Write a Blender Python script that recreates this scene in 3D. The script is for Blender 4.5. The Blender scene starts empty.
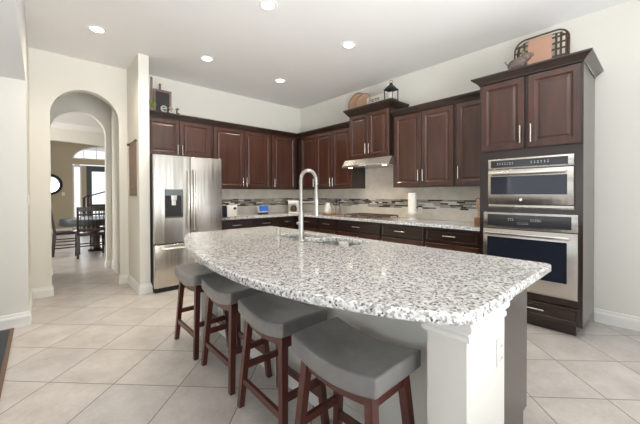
import bpy, bmesh, math, random
from mathutils import Vector, Matrix
PI = math.pi
random.seed(4)
S = bpy.context.scene
COL = S.collection

# ------------------------------------------------------------------ camera
cd = bpy.data.cameras.new('camera'); cam = bpy.data.objects.new('camera', cd); COL.objects.link(cam)
S.camera = cam
F_PX = 310.59
cd.sensor_fit = 'HORIZONTAL'; cd.sensor_width = 36.0; cd.lens = F_PX / 640 * 36.0
cd.shift_y = -15.43 / 640
cd.clip_start = 0.05; cd.clip_end = 200
YAW, PITCH, ROLL = -0.7321, -0.0091, -0.0033
fw = Vector((-math.sin(YAW), math.cos(YAW), 0)); rt = Vector((math.cos(YAW), math.sin(YAW), 0)); upv = Vector((0, 0, 1))
f2 = fw * math.cos(PITCH) + upv * math.sin(PITCH); u2 = upv * math.cos(PITCH) - fw * math.sin(PITCH)
r3 = rt * math.cos(ROLL) + u2 * math.sin(ROLL); u3 = u2 * math.cos(ROLL) - rt * math.sin(ROLL)
cam.matrix_world = Matrix(((r3.x, u3.x, -f2.x, -4.1008), (r3.y, u3.y, -f2.y, -5.176), (r3.z, u3.z, -f2.z, 1.2787), (0, 0, 0, 1)))

# ------------------------------------------------------------------ world + light
S.view_settings.view_transform = 'Standard'; S.view_settings.look = 'None'
S.view_settings.gamma = 1.0; S.view_settings.use_curve_mapping = False
S.view_settings.exposure = 0.17
w = bpy.data.worlds.new('daylight'); S.world = w; w.use_nodes = True
w.node_tree.nodes['Background'].inputs[0].default_value = (0.93, 0.97, 1.0, 1)
w.node_tree.nodes['Background'].inputs[1].default_value = 1.15

def area(name, loc, rot, sx, sy, power, color=(1, 1, 1)):
    l = bpy.data.lights.new(name, 'AREA'); l.shape = 'RECTANGLE'; l.size = sx; l.size_y = sy
    l.energy = power; l.color = color
    o = bpy.data.objects.new(name, l); COL.objects.link(o); o.location = loc; o.rotation_euler = rot
    return o
# daylight through the rear windows, the living room windows and the dining room windows
area('rear_window_daylight', (-2.6, -9.40, 1.65), (PI/2 + 0.3, 0, 0), 4.7, 2.1, 8, (0.84, 0.93, 1.0))
area('living_window_daylight', (-8.6, -4.2, 1.4), (PI/2, 0, -PI/2), 4.9, 1.7, 14, (0.84, 0.93, 1.0))
area('dining_window_daylight', (-7.15, 3.4, 1.6), (PI/2, 0, -PI/2), 2.3, 1.9, 110, (1.0, 0.97, 0.92))
area('entry_glass_daylight', (-2.4, 8.40, 1.4), (-PI/2, 0, 0), 1.6, 2.0, 25, (0.85, 0.93, 1.0))
sl = bpy.data.lights.new('sun', 'SUN'); sl.energy = 28; sl.angle = 0.02; sl.color = (0.78, 0.88, 1.0)
fl = bpy.data.lights.new('added_ceiling_fill', 'SPOT'); fl.energy = 940; fl.color = (0.97, 0.98, 0.965)  # unseen spot added behind the camera to brighten the ceiling; no room lamp
fl.spot_size = 1.9; fl.spot_blend = 1.0; fl.shadow_soft_size = 0.9
fo = bpy.data.objects.new('added_ceiling_fill', fl); COL.objects.link(fo); fo.location = (-3.4, -6.8, 1.2)
fo.rotation_euler = Vector((0.16, 0.88, 0.80)).to_track_quat('-Z', 'Y').to_euler()
so = bpy.data.objects.new('sun', sl); COL.objects.link(so)
so.rotation_euler = Vector((0.22, 0.80, -0.72)).to_track_quat('-Z', 'Y').to_euler()

# ------------------------------------------------------------------ materials
MATS = {}
def mat(name, color, rough=0.5, metal=0.0, coat=0.0, emit=None, estr=0.0, trans=0.0, spec=0.5, aniso=0.0):
    m = bpy.data.materials.new(name); m.use_nodes = True
    b = m.node_tree.nodes['Principled BSDF']
    b.inputs['Base Color'].default_value = (*color, 1); b.inputs['Roughness'].default_value = rough
    b.inputs['Metallic'].default_value = metal; b.inputs['Coat Weight'].default_value = coat
    b.inputs['Coat Roughness'].default_value = 0.12
    b.inputs['Specular IOR Level'].default_value = spec
    b.inputs['Transmission Weight'].default_value = trans
    b.inputs['Anisotropic'].default_value = aniso
    if emit:
        b.inputs['Emission Color'].default_value = (*emit, 1); b.inputs['Emission Strength'].default_value = estr
    MATS[name] = m
    return m
def nt(m): return m.node_tree.nodes, m.node_tree.links, m.node_tree.nodes['Principled BSDF']
def coords(m, scale=(1, 1, 1), kind='Object', rot=(0, 0, 0), loc=(0, 0, 0)):
    n, l, b = nt(m)
    t = n.new('ShaderNodeTexCoord'); mp = n.new('ShaderNodeMapping')
    mp.inputs['Scale'].default_value = scale; mp.inputs['Rotation'].default_value = rot; mp.inputs['Location'].default_value = loc
    l.new(t.outputs[kind], mp.inputs['Vector'])
    return mp.outputs['Vector']
def noise(m, vec, scale, detail=4, rough=0.5):
    n, l, b = nt(m); x = n.new('ShaderNodeTexNoise'); x.inputs['Scale'].default_value = scale
    x.inputs['Detail'].default_value = detail; x.inputs['Roughness'].default_value = rough
    l.new(vec, x.inputs['Vector']); return x.outputs['Fac']
def ramp(m, fac, stops, interp='LINEAR'):
    n, l, b = nt(m); r = n.new('ShaderNodeValToRGB'); e = r.color_ramp.elements; r.color_ramp.interpolation = interp
    while len(e) < len(stops): e.new(0.5)
    for k, (p, c) in enumerate(stops): e[k].position = p; e[k].color = (*c, 1)
    l.new(fac, r.inputs['Fac']); return r.outputs['Color']
def mix(m, fac, a, b_, mode='MIX'):
    n, l, b = nt(m); x = n.new('ShaderNodeMix'); x.data_type = 'RGBA'; x.blend_type = mode
    for s, v in ((x.inputs[0], fac), (x.inputs[6], a), (x.inputs[7], b_)):
        if hasattr(v, 'links') or hasattr(v, 'is_linked'): l.new(v, s)
        elif isinstance(v, (int, float)): s.default_value = v
        else: s.default_value = (*v, 1)
    return x.outputs[2]
def bump(m, h, strength=0.2, dist=0.01):
    n, l, b = nt(m); x = n.new('ShaderNodeBump'); x.inputs['Strength'].default_value = strength; x.inputs['Distance'].default_value = dist
    l.new(h, x.inputs['Height']); l.new(x.outputs['Normal'], b.inputs['Normal'])

M_wall = mat('wall_paint', (0.80, 0.778, 0.715), 0.75)
bump(M_wall, noise(M_wall, coords(M_wall), 60, 3), 0.08, 0.004)
M_ceil = mat('ceiling_paint', (0.83, 0.82, 0.81), 0.9)
bump(M_ceil, noise(M_ceil, coords(M_ceil), 45, 3), 0.08, 0.004)
M_tan = mat('tan_wall_paint', (0.50, 0.42, 0.30), 0.75)
bump(M_tan, noise(M_tan, coords(M_tan), 60, 3), 0.05, 0.004)
M_trim = mat('white_trim_paint', (0.86, 0.85, 0.82), 0.35)
M_knee = mat('island_wall_paint', (0.80, 0.79, 0.73), 0.7)
bump(M_knee, noise(M_knee, coords(M_knee), 60, 3), 0.15, 0.004)

# floor: square tiles laid on the diagonal
M_floor = mat('floor_tile', (0.5, 0.42, 0.36), 0.28)
n, l, b = nt(M_floor)
T = 0.4536
tc = n.new('ShaderNodeTexCoord'); sx = n.new('ShaderNodeSeparateXYZ'); l.new(tc.outputs['Object'], sx.inputs[0])
def mth(m, op, a, b_=None, c=None):
    nn, ll, _ = nt(m); x = nn.new('ShaderNodeMath'); x.operation = op
    for k, v in enumerate((a, b_, c)):
        if v is None: continue
        if isinstance(v, (int, float)): x.inputs[k].default_value = v
        else: ll.new(v, x.inputs[k])
    return x.outputs[0]
r2 = 1 / math.sqrt(2)
uu = mth(M_floor, 'MULTIPLY', mth(M_floor, 'ADD', sx.outputs[0], sx.outputs[1]), r2)
vv = mth(M_floor, 'MULTIPLY', mth(M_floor, 'SUBTRACT', sx.outputs[0], sx.outputs[1]), r2)
us = mth(M_floor, 'DIVIDE', mth(M_floor, 'ADD', uu, 4.555 + 40 * T), T)
vs = mth(M_floor, 'DIVIDE', mth(M_floor, 'ADD', vv, 0.745 + 40 * T), T)
def edge(x):
    f = mth(M_floor, 'FRACT', x)
    return mth(M_floor, 'MINIMUM', f, mth(M_floor, 'SUBTRACT', 1.0, f))
ed = mth(M_floor, 'MINIMUM', edge(us), edge(vs))
grout = mth(M_floor, 'LESS_THAN', ed, 0.0075)
cid = n.new('ShaderNodeCombineXYZ'); l.new(mth(M_floor, 'FLOOR', us), cid.inputs[0]); l.new(mth(M_floor, 'FLOOR', vs), cid.inputs[1])
wn = n.new('ShaderNodeTexWhiteNoise'); wn.noise_dimensions = '3D'; l.new(cid.outputs[0], wn.inputs['Vector'])
ofs = n.new('ShaderNodeVectorMath'); ofs.operation = 'MULTIPLY_ADD'; l.new(wn.outputs['Color'], ofs.inputs[0]); ofs.inputs[1].default_value = (9, 9, 9); l.new(tc.outputs['Object'], ofs.inputs[2])
nz = noise(M_floor, ofs.outputs[0], 3.6, 8, 0.62)
tcol = ramp(M_floor, nz, [(0.30, (0.43, 0.385, 0.355)), (0.5, (0.56, 0.52, 0.49)), (0.70, (0.67, 0.645, 0.62))])
nz2 = noise(M_floor, ofs.outputs[0], 30, 7, 0.7)
tcol = mix(M_floor, 0.30, tcol, ramp(M_floor, nz2, [(0.3, (0.44, 0.40, 0.375)), (0.7, (0.70, 0.67, 0.65))]))
tcol = mix(M_floor, 1.0, tcol, ramp(M_floor, wn.outputs['Value'], [(0, (0.95, 0.95, 0.955)), (1, (1.03, 1.02, 1.0))]), 'MULTIPLY')
fin = mix(M_floor, grout, tcol, (0.20, 0.17, 0.15))
l.new(fin, b.inputs['Base Color'])
l.new(ramp(M_floor, nz2, [(0.3, (0.29,) * 3), (0.7, (0.33,) * 3)]), b.inputs['Roughness'])
bump(M_floor, mth(M_floor, 'MINIMUM', ed, 0.012), 0.5, 0.05)

def wood(name, dark, light, rough=0.30, coat=0.55, scale=(14, 14, 1.6)):
    m = mat(name, dark, rough, coat=coat)
    v = coords(m, scale)
    f = noise(m, v, 1.0, 5, 0.5)
    c1 = ramp(m, f, [(0.2, dark), (0.8, light)])
    f2_ = noise(m, coords(m, (3, 3, 2)), 1.0, 3)
    c2 = mix(m, 1.0, c1, ramp(m, f2_, [(0.3, (0.88,) * 3), (0.7, (1.12,) * 3)]), 'MULTIPLY')
    nn, ll, bb = nt(m); ll.new(c2, bb.inputs['Base Color'])
    return m
M_wood = wood('espresso_wood', (0.014, 0.0064, 0.0046), (0.028, 0.0125, 0.0085))
M_panel = wood('espresso_wood_panel', (0.028, 0.0092, 0.0055), (0.086, 0.0290, 0.0165))
M_stoolwood = wood('cherry_stained_wood', (0.065, 0.014, 0.010), (0.13, 0.030, 0.020), 0.32, 0.3, (20, 20, 3))
M_darkwood = wood('dark_dining_wood', (0.022, 0.010, 0.009), (0.045, 0.020, 0.017), 0.3, 0.3)
M_board = wood('cutting_board_wood', (0.20, 0.09, 0.045), (0.36, 0.18, 0.09), 0.5, 0.0)

M_steel = mat('brushed_stainless_steel', (0.60, 0.565, 0.525), 0.27, 1.0, aniso=0.6)
nn_ = noise(M_steel, coords(M_steel, (7, 7, 0.5)), 1.0, 2)
bump(M_steel, nn_, 0.35, 0.03)
M_nickel = mat('satin_nickel', (0.80, 0.77, 0.72), 0.22, 1.0)
M_chrome = mat('brushed_faucet_metal', (0.50, 0.485, 0.46), 0.34, 1.0)
M_sink = mat('sink_steel', (0.60, 0.60, 0.60), 0.30, 1.0)
M_glass = mat('black_oven_glass', (0.018, 0.022, 0.034), 0.06, 0.0, spec=0.5)
M_ctrl = mat('control_panel_glass', (0.035, 0.036, 0.040), 0.12, spec=0.6)
M_mark = mat('pale_control_marks', (0.62, 0.66, 0.72), 0.5)
M_black = mat('black_plastic', (0.015, 0.015, 0.017), 0.4)
M_iron = mat('cast_iron', (0.10, 0.065, 0.05), 0.5)
M_fridge_side = mat('dark_grey_appliance_side', (0.07, 0.075, 0.08), 0.45)

# granite
def granite(name, warm=0.0):
    m = mat(name, (0.6, 0.6, 0.58), 0.10, coat=0.25)
    v = coords(m)
    a = noise(m, v, 55, 6, 0.7)
    base = ramp(m, a, [(0.40, (0.22, 0.21, 0.20)), (0.48, (0.52, 0.51, 0.49)), (0.60, (0.78, 0.775, 0.76))])
    nn, ll, bb = nt(m)
    vo = nn.new('ShaderNodeTexVoronoi'); vo.inputs['Scale'].default_value = 120; ll.new(v, vo.inputs['Vector'])
    sep = nn.new('ShaderNodeSeparateColor'); ll.new(vo.outputs['Color'], sep.inputs[0])
    cell = ramp(m, sep.outputs[0], [(0.0, (0.05, 0.05, 0.06)), (0.11, (0.05, 0.05, 0.06)), (0.12, (0.25, 0.23, 0.22)), (0.24, (0.40, 0.38, 0.365)), (0.40, (0.68, 0.675, 0.665)), (0.7, (0.85, 0.85, 0.845))], 'CONSTANT')
    c = mix(m, 0.58, base, cell)
    vo2 = nn.new('ShaderNodeTexVoronoi'); vo2.inputs['Scale'].default_value = 85; ll.new(v, vo2.inputs['Vector'])
    sep2 = nn.new('ShaderNodeSeparateColor'); ll.new(vo2.outputs['Color'], sep2.inputs[0])
    k = mth(m, 'MULTIPLY', mth(m, 'GREATER_THAN', sep2.outputs[1], 0.86), mth(m, 'LESS_THAN', vo2.outputs['Distance'], 0.42))
    c = mix(m, k, c, (0.075, 0.075, 0.085))
    ll.new(c, bb.inputs['Base Color'])
    return m
M_granite = granite('speckled_granite')

# backsplash
M_splash = mat('travertine_tile', (0.66, 0.60, 0.52), 0.35)
v = coords(M_splash, (1, 1, 1.2))
c = ramp(M_splash, noise(M_splash, v, 5, 8, 0.65), [(0.3, (0.66, 0.60, 0.52)), (0.5, (0.78, 0.73, 0.65)), (0.7, (0.85, 0.815, 0.75))])
nt(M_splash)[1].new(c, nt(M_splash)[2].inputs['Base Color'])
M_grouts = mat('mosaic_grout', (0.50, 0.48, 0.44), 0.8)
MOS = [mat('mosaic_brown_glass', (0.065, 0.042, 0.035), 0.12), mat('mosaic_white_glass', (0.80, 0.79, 0.76), 0.12),
       mat('mosaic_green_grey_stone', (0.25, 0.245, 0.21), 0.4), mat('mosaic_grey_stone', (0.42, 0.385, 0.33), 0.4)]

M_leather = mat('grey_leather', (0.135, 0.137, 0.135), 0.30, coat=0.5, spec=0.9)
bump(M_leather, noise(M_leather, coords(M_leather), 220, 4), 0.06, 0.002)
c = ramp(M_leather, noise(M_leather, coords(M_leather), 14, 6, 0.6), [(0.3, (0.16, 0.157, 0.155)), (0.7, (0.22, 0.214, 0.208))])
nt(M_leather)[1].new(c, nt(M_leather)[2].inputs['Base Color'])
M_plate = mat('white_switch_plate', (0.85, 0.84, 0.80), 0.3)
M_wax = mat('white_candle_wax', (0.90, 0.87, 0.80), 0.5)
M_ceramic = mat('white_ceramic', (0.86, 0.84, 0.80), 0.15, coat=0.4)
M_lens = mat('lamp_lens', (1, 1, 1), 0.4, emit=(1.0, 0.95, 0.86), estr=9)
M_hoodlens = mat('hood_lamp_lens', (1, 1, 1), 0.4, emit=(1.0, 0.86, 0.65), estr=8)
M_copper = mat('pale_copper_sheet', (0.70, 0.42, 0.30), 0.45, 0.25)
M_bronze = mat('aged_bronze_band', (0.12, 0.085, 0.055), 0.4, 0.6)
M_basket = mat('pale_woven_seagrass', (0.62, 0.40, 0.25), 0.8)
vb = nt(M_basket)[0].new('ShaderNodeTexWave'); vb.wave_type = 'RINGS'; vb.rings_direction = 'X'; vb.inputs['Scale'].default_value = 22; vb.inputs['Distortion'].default_value = 1.5
nt(M_basket)[1].new(coords(M_basket), vb.inputs['Vector'])
nt(M_basket)[1].new(ramp(M_basket, vb.outputs['Fac'], [(0, (0.42, 0.25, 0.15)), (0.6, (0.68, 0.45, 0.30))]), nt(M_basket)[2].inputs['Base Color'])
M_rim = mat('brown_woven_rim', (0.33, 0.19, 0.12), 0.7)
M_pig = mat('weathered_grey_figurine', (0.15, 0.115, 0.10), 0.6)
M_ochre = mat('ochre_figurine_ear', (0.36, 0.24, 0.11), 0.6)
M_signw = mat('whitewashed_sign_board', (0.76, 0.72, 0.65), 0.6)
M_ink = mat('dark_sign_lettering', (0.05, 0.05, 0.05), 0.6)
M_lantern = mat('black_lantern_iron', (0.028, 0.032, 0.028), 0.45, 0.3)
M_leaf = mat('green_leaf', (0.30, 0.42, 0.10), 0.5)
M_pot = mat('plant_pot', (0.30, 0.20, 0.14), 0.6)
M_chalk = mat('dark_chalkboard', (0.035, 0.032, 0.036), 0.6)
M_chframe = wood('weathered_frame_wood', (0.16, 0.10, 0.08), (0.34, 0.24, 0.20), 0.6, 0.0)
M_galv = mat('galvanised_metal', (0.38, 0.37, 0.355), 0.5, 0.6)
M_rust = mat('dark_rust_metal', (0.09, 0.05, 0.04), 0.5, 0.4)
M_blue = mat('blue_screen', (0.03, 0.09, 0.32), 0.2, emit=(0.05, 0.16, 0.60), estr=0.5)
M_case = mat('pale_case', (0.62, 0.68, 0.74), 0.35)
M_cloth = mat('blue_grey_tablecloth', (0.075, 0.09, 0.105), 0.35)
M_rug = mat('slate_rug', (0.045, 0.05, 0.065), 0.8)
bump(M_rug, noise(M_rug, coords(M_rug), 300, 3), 0.4, 0.004)
M_rugedge = mat('brown_rug_binding', (0.17, 0.11, 0.075), 0.7)
M_mirror = mat('mirror_glass', (0.85, 0.88, 0.88), 0.03, 1.0)
M_doorpaint = mat('grey_door_paint', (0.075, 0.085, 0.10), 0.4)
M_pane = mat('clear_window_glass', (1, 1, 1), 0.0, trans=1.0); nt(M_pane)[2].inputs['IOR'].default_value = 1.02
M_tapestry = mat('woven_hanging', (0.32, 0.22, 0.17), 0.8)
tv = coords(M_tapestry, (1, 30, 9))
nt(M_tapestry)[1].new(ramp(M_tapestry, noise(M_tapestry, tv, 1.2, 3), [(0.35, (0.34, 0.30, 0.26)), (0.47, (0.36, 0.17, 0.13)), (0.52, (0.26, 0.23, 0.20)), (0.7, (0.46, 0.36, 0.28))]), nt(M_tapestry)[2].inputs['Base Color'])

# ------------------------------------------------------------------ mesh helpers
def tag(o, label=None, cat=None, group=None, kind=None):
    if label: o['label'] = label
    if cat: o['category'] = cat
    if group: o['group'] = group
    if kind: o['kind'] = kind
    return o
def finish(name, bm, m, parent=None, smooth=False, auto=None):
    bmesh.ops.recalc_face_normals(bm, faces=bm.faces)
    me = bpy.data.meshes.new(name); bm.to_mesh(me); bm.free()
    ms = m if isinstance(m, (list, tuple)) else [m]
    for x in ms: me.materials.append(x)
    if smooth:
        for p in me.polygons: p.use_smooth = True
        me.set_sharp_from_angle(angle=math.radians(auto or 40))
    o = bpy.data.objects.new(name, me); COL.objects.link(o)
    if parent: o.parent = parent
    return o
def empty(name, loc=(0, 0, 0), rz=0, label=None, cat=None, group=None):
    o = bpy.data.objects.new(name, None); COL.objects.link(o); o.location = loc; o.rotation_euler = (0, 0, rz)
    o.empty_display_size = 0.1
    return tag(o, label, cat, group)
def BM(): return bmesh.new()
def box(bm, x0, x1, y0, y1, z0, z1, bev=0.0, seg=2, mi=0):
    g = bmesh.ops.create_cube(bm, size=1.0)
    for v in g['verts']:
        v.co = Vector(((x0 + x1) / 2 + v.co.x * (x1 - x0), (y0 + y1) / 2 + v.co.y * (y1 - y0), (z0 + z1) / 2 + v.co.z * (z1 - z0)))
    fs = {f for v in g['verts'] for f in v.link_faces}
    for f in fs: f.material_index = mi
    if bev:
        es = {e for v in g['verts'] for e in v.link_edges}
        r = bmesh.ops.bevel(bm, geom=list(es), offset=bev, segments=seg, profile=0.5, affect='EDGES')
        for f in r['faces']: f.material_index = mi
    return g
def boxo(name, m, parent, x0, x1, y0, y1, z0, z1, bev=0.0, seg=2):
    bm = BM(); box(bm, x0, x1, y0, y1, z0, z1, bev, seg); return finish(name, bm, m, parent, bev > 0, 35)
def frustum(bm, c0, s0, c1, s1, mi=0):
    """tapered square bar from rectangle (centre c0, half sizes s0) to rectangle (c1, s1)"""
    vs_ = []
    for c_, s_ in ((c0, s0), (c1, s1)):
        for a, b_ in ((-1, -1), (1, -1), (1, 1), (-1, 1)):
            vs_.append(bm.verts.new((c_[0] + a * s_[0], c_[1] + b_ * s_[1], c_[2])))
    for f in ((3, 2, 1, 0), (4, 5, 6, 7), (0, 1, 5, 4), (1, 2, 6, 5), (2, 3, 7, 6), (3, 0, 4, 7)):
        bm.faces.new([vs_[k] for k in f]).material_index = mi
def bar(bm, p0, p1, wd, ht, mi=0):
    """rectangular bar between two points; wd horizontal width, ht the other"""
    p0, p1 = Vector(p0), Vector(p1); d = (p1 - p0).normalized()
    up_ = Vector((0, 0, 1)) if abs(d.z) < 0.95 else Vector((1, 0, 0))
    s = d.cross(up_).normalized(); t = s.cross(d).normalized(); vs_ = []
    for p in (p0, p1):
        for a, b_ in ((-1, -1), (1, -1), (1, 1), (-1, 1)): vs_.append(bm.verts.new(p + s * a * wd / 2 + t * b_ * ht / 2))
    for f in ((3, 2, 1, 0), (4, 5, 6, 7), (0, 1, 5, 4), (1, 2, 6, 5), (2, 3, 7, 6), (3, 0, 4, 7)):
        bm.faces.new([vs_[k] for k in f]).material_index = mi
def tube(bm, pts, r, seg=12, closed=False, caps=True, mi=0):
    pts = [Vector(p) for p in pts]; n_ = len(pts); rings = []
    rs = r if isinstance(r, (list, tuple)) else [r] * n_
    prev = None
    for k in range(n_):
        a = pts[k - 1] if (k > 0 or closed) else pts[k]; b_ = pts[(k + 1) % n_] if (k < n_ - 1 or closed) else pts[k]
        d = (b_ - a).normalized()
        if prev is None:
            u_ = d.orthogonal().normalized()
        else:
            u_ = (prev - d * prev.dot(d)).normalized()
        prev = u_; w_ = d.cross(u_)
        rings.append([bm.verts.new(pts[k] + (u_ * math.cos(2 * PI * j / seg) + w_ * math.sin(2 * PI * j / seg)) * rs[k]) for j in range(seg)])
    for k in range(n_ if closed else n_ - 1):
        A, B = rings[k], rings[(k + 1) % n_]
        for j in range(seg): bm.faces.new((A[j], A[(j + 1) % seg], B[(j + 1) % seg], B[j])).material_index = mi
    if caps and not closed:
        bm.faces.new(rings[0][::-1]).material_index = mi; bm.faces.new(rings[-1]).material_index = mi
def lathe(bm, prof, c=(0, 0, 0), seg=28, mi=0):
    rings = []
    for r, z in prof:
        if r < 1e-5: rings.append([bm.verts.new((c[0], c[1], c[2] + z))])
        else: rings.append([bm.verts.new((c[0] + r * math.cos(2 * PI * j / seg), c[1] + r * math.sin(2 * PI * j / seg), c[2] + z)) for j in range(seg)])
    for A, B in zip(rings, rings[1:]):
        for j in range(seg):
            q = [A[j % len(A)], A[(j + 1) % len(A)], B[(j + 1) % len(B)], B[j % len(B)]]
            u_ = []
            for x in q:
                if x not in u_: u_.append(x)
            if len(u_) >= 3: bm.faces.new(u_).material_index = mi
def sweep(bm, path, prof, mi=0, capends=True):
    """profile [(out, z)...] (closed polygon) swept along a 2D path; 'out' is to the right of travel; mitred corners"""
    P = [Vector(p) for p in path]; rings = []
    for k, p in enumerate(P):
        ds = []
        if k > 0: ds.append((P[k] - P[k - 1]).normalized())
        if k < len(P) - 1: ds.append((P[k + 1] - P[k]).normalized())
        ns = [Vector((d.y, -d.x)) for d in ds]
        nrm = ns[0] if len(ns) == 1 else (ns[0] + ns[1]) / (1 + ns[0].dot(ns[1]))
        rings.append([bm.verts.new((p.x + nrm.x * o_, p.y + nrm.y * o_, z_)) for o_, z_ in prof])
    m_ = len(prof)
    for A, B in zip(rings, rings[1:]):
        for j in range(m_): bm.faces.new((A[j], A[(j + 1) % m_], B[(j + 1) % m_], B[j])).material_index = mi
    if capends: bm.faces.new(rings[0][::-1]); bm.faces.new(rings[-1])
def rings_face(bm, x0, x1, z0, z1, steps, yb, mi=0):
    """slab facing -y built from nested rectangles; steps [(inset, y)], back at yb"""
    R = []
    for ins, y in [(0, yb)] + steps:
        R.append([bm.verts.new(q) for q in ((x0 + ins, y, z0 + ins), (x1 - ins, y, z0 + ins), (x1 - ins, y, z1 - ins), (x0 + ins, y, z1 - ins))])
    bm.faces.new(R[0][::-1])
    for A, B in zip(R, R[1:]):
        for j in range(4): bm.faces.new((A[j], A[(j + 1) % 4], B[(j + 1) % 4], B[j])).material_index = mi
    bm.faces.new(R[-1])
def curve_slab(name, outer, holes, z0, z1, bev, m, parent=None):
    """flat slab with holes, rounded edges"""
    cu = bpy.data.curves.new(name, 'CURVE'); cu.dimensions = '2D'; cu.fill_mode = 'BOTH'
    for poly in [outer] + holes:
        sp = cu.splines.new('POLY'); sp.points.add(len(poly) - 1); sp.use_cyclic_u = True
        for k, (x, y) in enumerate(poly): sp.points[k].co = (x, y, 0, 1)
    cu.extrude = (z1 - z0) / 2 - bev; cu.bevel_depth = bev; cu.bevel_resolution = 3; cu.offset = -bev
    tmp = bpy.data.objects.new('tmp', cu); COL.objects.link(tmp)
    dg = bpy.context.evaluated_depsgraph_get(); me = bpy.data.meshes.new_from_object(tmp.evaluated_get(dg))
    bpy.data.objects.remove(tmp)
    me.name = name
    for v_ in me.vertices: v_.co.z += (z0 + z1) / 2
    me.materials.clear(); me.materials.append(m)
    o = bpy.data.objects.new(name, me); COL.objects.link(o)
    if parent: o.parent = parent
    return o
def text_mesh(name, s, size, depth, m, parent, M, shear=0.0):
    cu = bpy.data.curves.new(name, 'FONT'); cu.body = s; cu.size = size; cu.extrude = depth; cu.shear = shear
    tmp = bpy.data.objects.new('tmp', cu); COL.objects.link(tmp)
    dg = bpy.context.evaluated_depsgraph_get(); me = bpy.data.meshes.new_from_object(tmp.evaluated_get(dg))
    bpy.data.objects.remove(tmp); me.transform(M); me.materials.clear(); me.materials.append(m)
    o = bpy.data.objects.new(name, me); COL.objects.link(o)
    if parent: o.parent = parent
    return o
def structure(o): o['kind'] = 'structure'; return o
def sbox(name, m, *a, **k): return structure(boxo(name, m, None, *a, **k))

# ------------------------------------------------------------------ the setting
H = 3.068
sbox('floor', M_floor, -8.7, 0.25, -9.6, 10.5, -0.12, 0.0)
sbox('ceiling', M_ceil, -4.2, 0.25, -9.6, 0.12, H, H + 0.1)
sbox('wall_right', M_wall, 0.0, 0.2, -9.6, 10.5, 0, H)

def arch_wall(name, m, x0, x1, y0, y1, zt, ax0, ax1, spring, n_=24):
    """wall in the xz plane with an arched opening"""
    bm = BM(); cx = (ax0 + ax1) / 2; r = (ax1 - ax0) / 2
    arc = [(cx - r * math.cos(PI * k / n_), spring + r * math.sin(PI * k / n_)) for k in range(n_ + 1)]
    top = [(x, zt) for x, _ in arc]
    def quad(a, b_, c_, d):
        for y in (y0, y1): bm.faces.new([bm.verts.new((p[0], y, p[1])) for p in (a, b_, c_, d)])
    quad((x0, 0), (ax0, 0), (ax0, spring), (x0, spring)); quad((x0, spring), (ax0, spring), (ax0, zt), (x0, zt))
    quad((ax1, 0), (x1, 0), (x1, spring), (ax1, spring)); quad((ax1, spring), (x1, spring), (x1, zt), (ax1, zt))
    for k in range(n_): quad(arc[k], arc[k + 1], top[k + 1], top[k])
    edge_ = [(ax0, 0)] + arc + [(ax1, 0)]
    for a, b_ in zip(edge_, edge_[1:]):
        bm.faces.new([bm.verts.new(q) for q in ((a[0], y0, a[1]), (b_[0], y0, b_[1]), (b_[0], y1, b_[1]), (a[0], y1, a[1]))])
    for x in (x0, x1): bm.faces.new([bm.verts.new(q) for q in ((x, y0, 0), (x, y1, 0), (x, y1, zt), (x, y0, zt))])
    bm.faces.new([bm.verts.new(q) for q in ((x0, y0, zt), (x1, y0, zt), (x1, y1, zt), (x0, y1, zt))])
    bmesh.ops.remove_doubles(bm, verts=bm.verts, dist=1e-5)
    return structure(finish(name, bm, m))
arch_wall('wall_back', M_wall, -4.2, 0.0, 0.0, 0.13, H, -4.006, -3.272, 2.298)
arch_wall('wall_hall', M_wall, -4.2, -3.14, 1.32, 1.45, H, -3.985, -3.256, 2.295)
sbox('wall_hall_right', M_wall, -3.175, -3.02, 0.13, 1.32, 0, H)
sbox('wall_hall_left', M_wall, -4.32, -4.2, 0.0, 1.45, 0, H)
sbox('ceiling_hall', M_ceil, -4.2, -3.175, 0.13, 1.32, H, H + 0.1)
# short wall beside the fridge
sbox('wall_wing', M_wall, -3.168, -3.048, -0.70, 0.0, 0, H)
# left wall, its return and the dropped ceiling of the living room
sbox('wall_left', M_wall, -4.32, -4.2, -0.98, 0.0, 0, H)
sbox('wall_living', M_wall, -8.7, -4.32, -0.98, -0.86, 0, H)
sbox('ceiling_living', M_ceil, -8.7, -4.2, -9.6, -0.98, 2.395, H + 0.1)
bm = BM()   # rear wall with three window openings
for x0, x1 in ((-8.7, -5.2), (-0.4, 0.0)): box(bm, x0, x1, -9.6, -9.48, 0, H)
box(bm, -5.2, -0.4, -9.6, -9.48, 0, 0.55); box(bm, -5.2, -0.4, -9.6, -9.48, 2.75, H)
for x in (-3.6, -2.0): box(bm, x - 0.09, x + 0.09, -9.6, -9.48, 0.55, 2.75)
structure(finish('wall_rear', bm, M_wall))
bm = BM()
box(bm, -8.82, -8.7, -9.6, -6.7, 0, 2.4); box(bm, -8.82, -8.7, -1.7, -0.86, 0, 2.4); box(bm, -8.82, -8.7, -6.7, -1.7, 0, 0.5); box(bm, -8.82, -8.7, -6.7, -1.7, 2.3, 2.4)
structure(finish('wall_living_left', bm, M_wall))
# rooms beyond the arch
sbox('ceiling_dining', M_ceil, -7.2, 0.0, 1.45, 10.5, H, H + 0.1)
bm = BM(); box(bm, -7.2, -4.2, 1.32, 1.45, 0, H); box(bm, -3.14, 0, 1.32, 1.45, 0, H); structure(finish('wall_dining_front', bm, M_tan))
bm = BM(); box(bm, -7.32, -7.2, 1.32, 2.2, 0, H); box(bm, -7.32, -7.2, 4.6, 10.5, 0, H); box(bm, -7.32, -7.2, 2.2, 4.6, 0, 0.6); box(bm, -7.32, -7.2, 2.2, 4.6, 2.6, H)
structure(finish('wall_dining_left', bm, M_tan))
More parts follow.
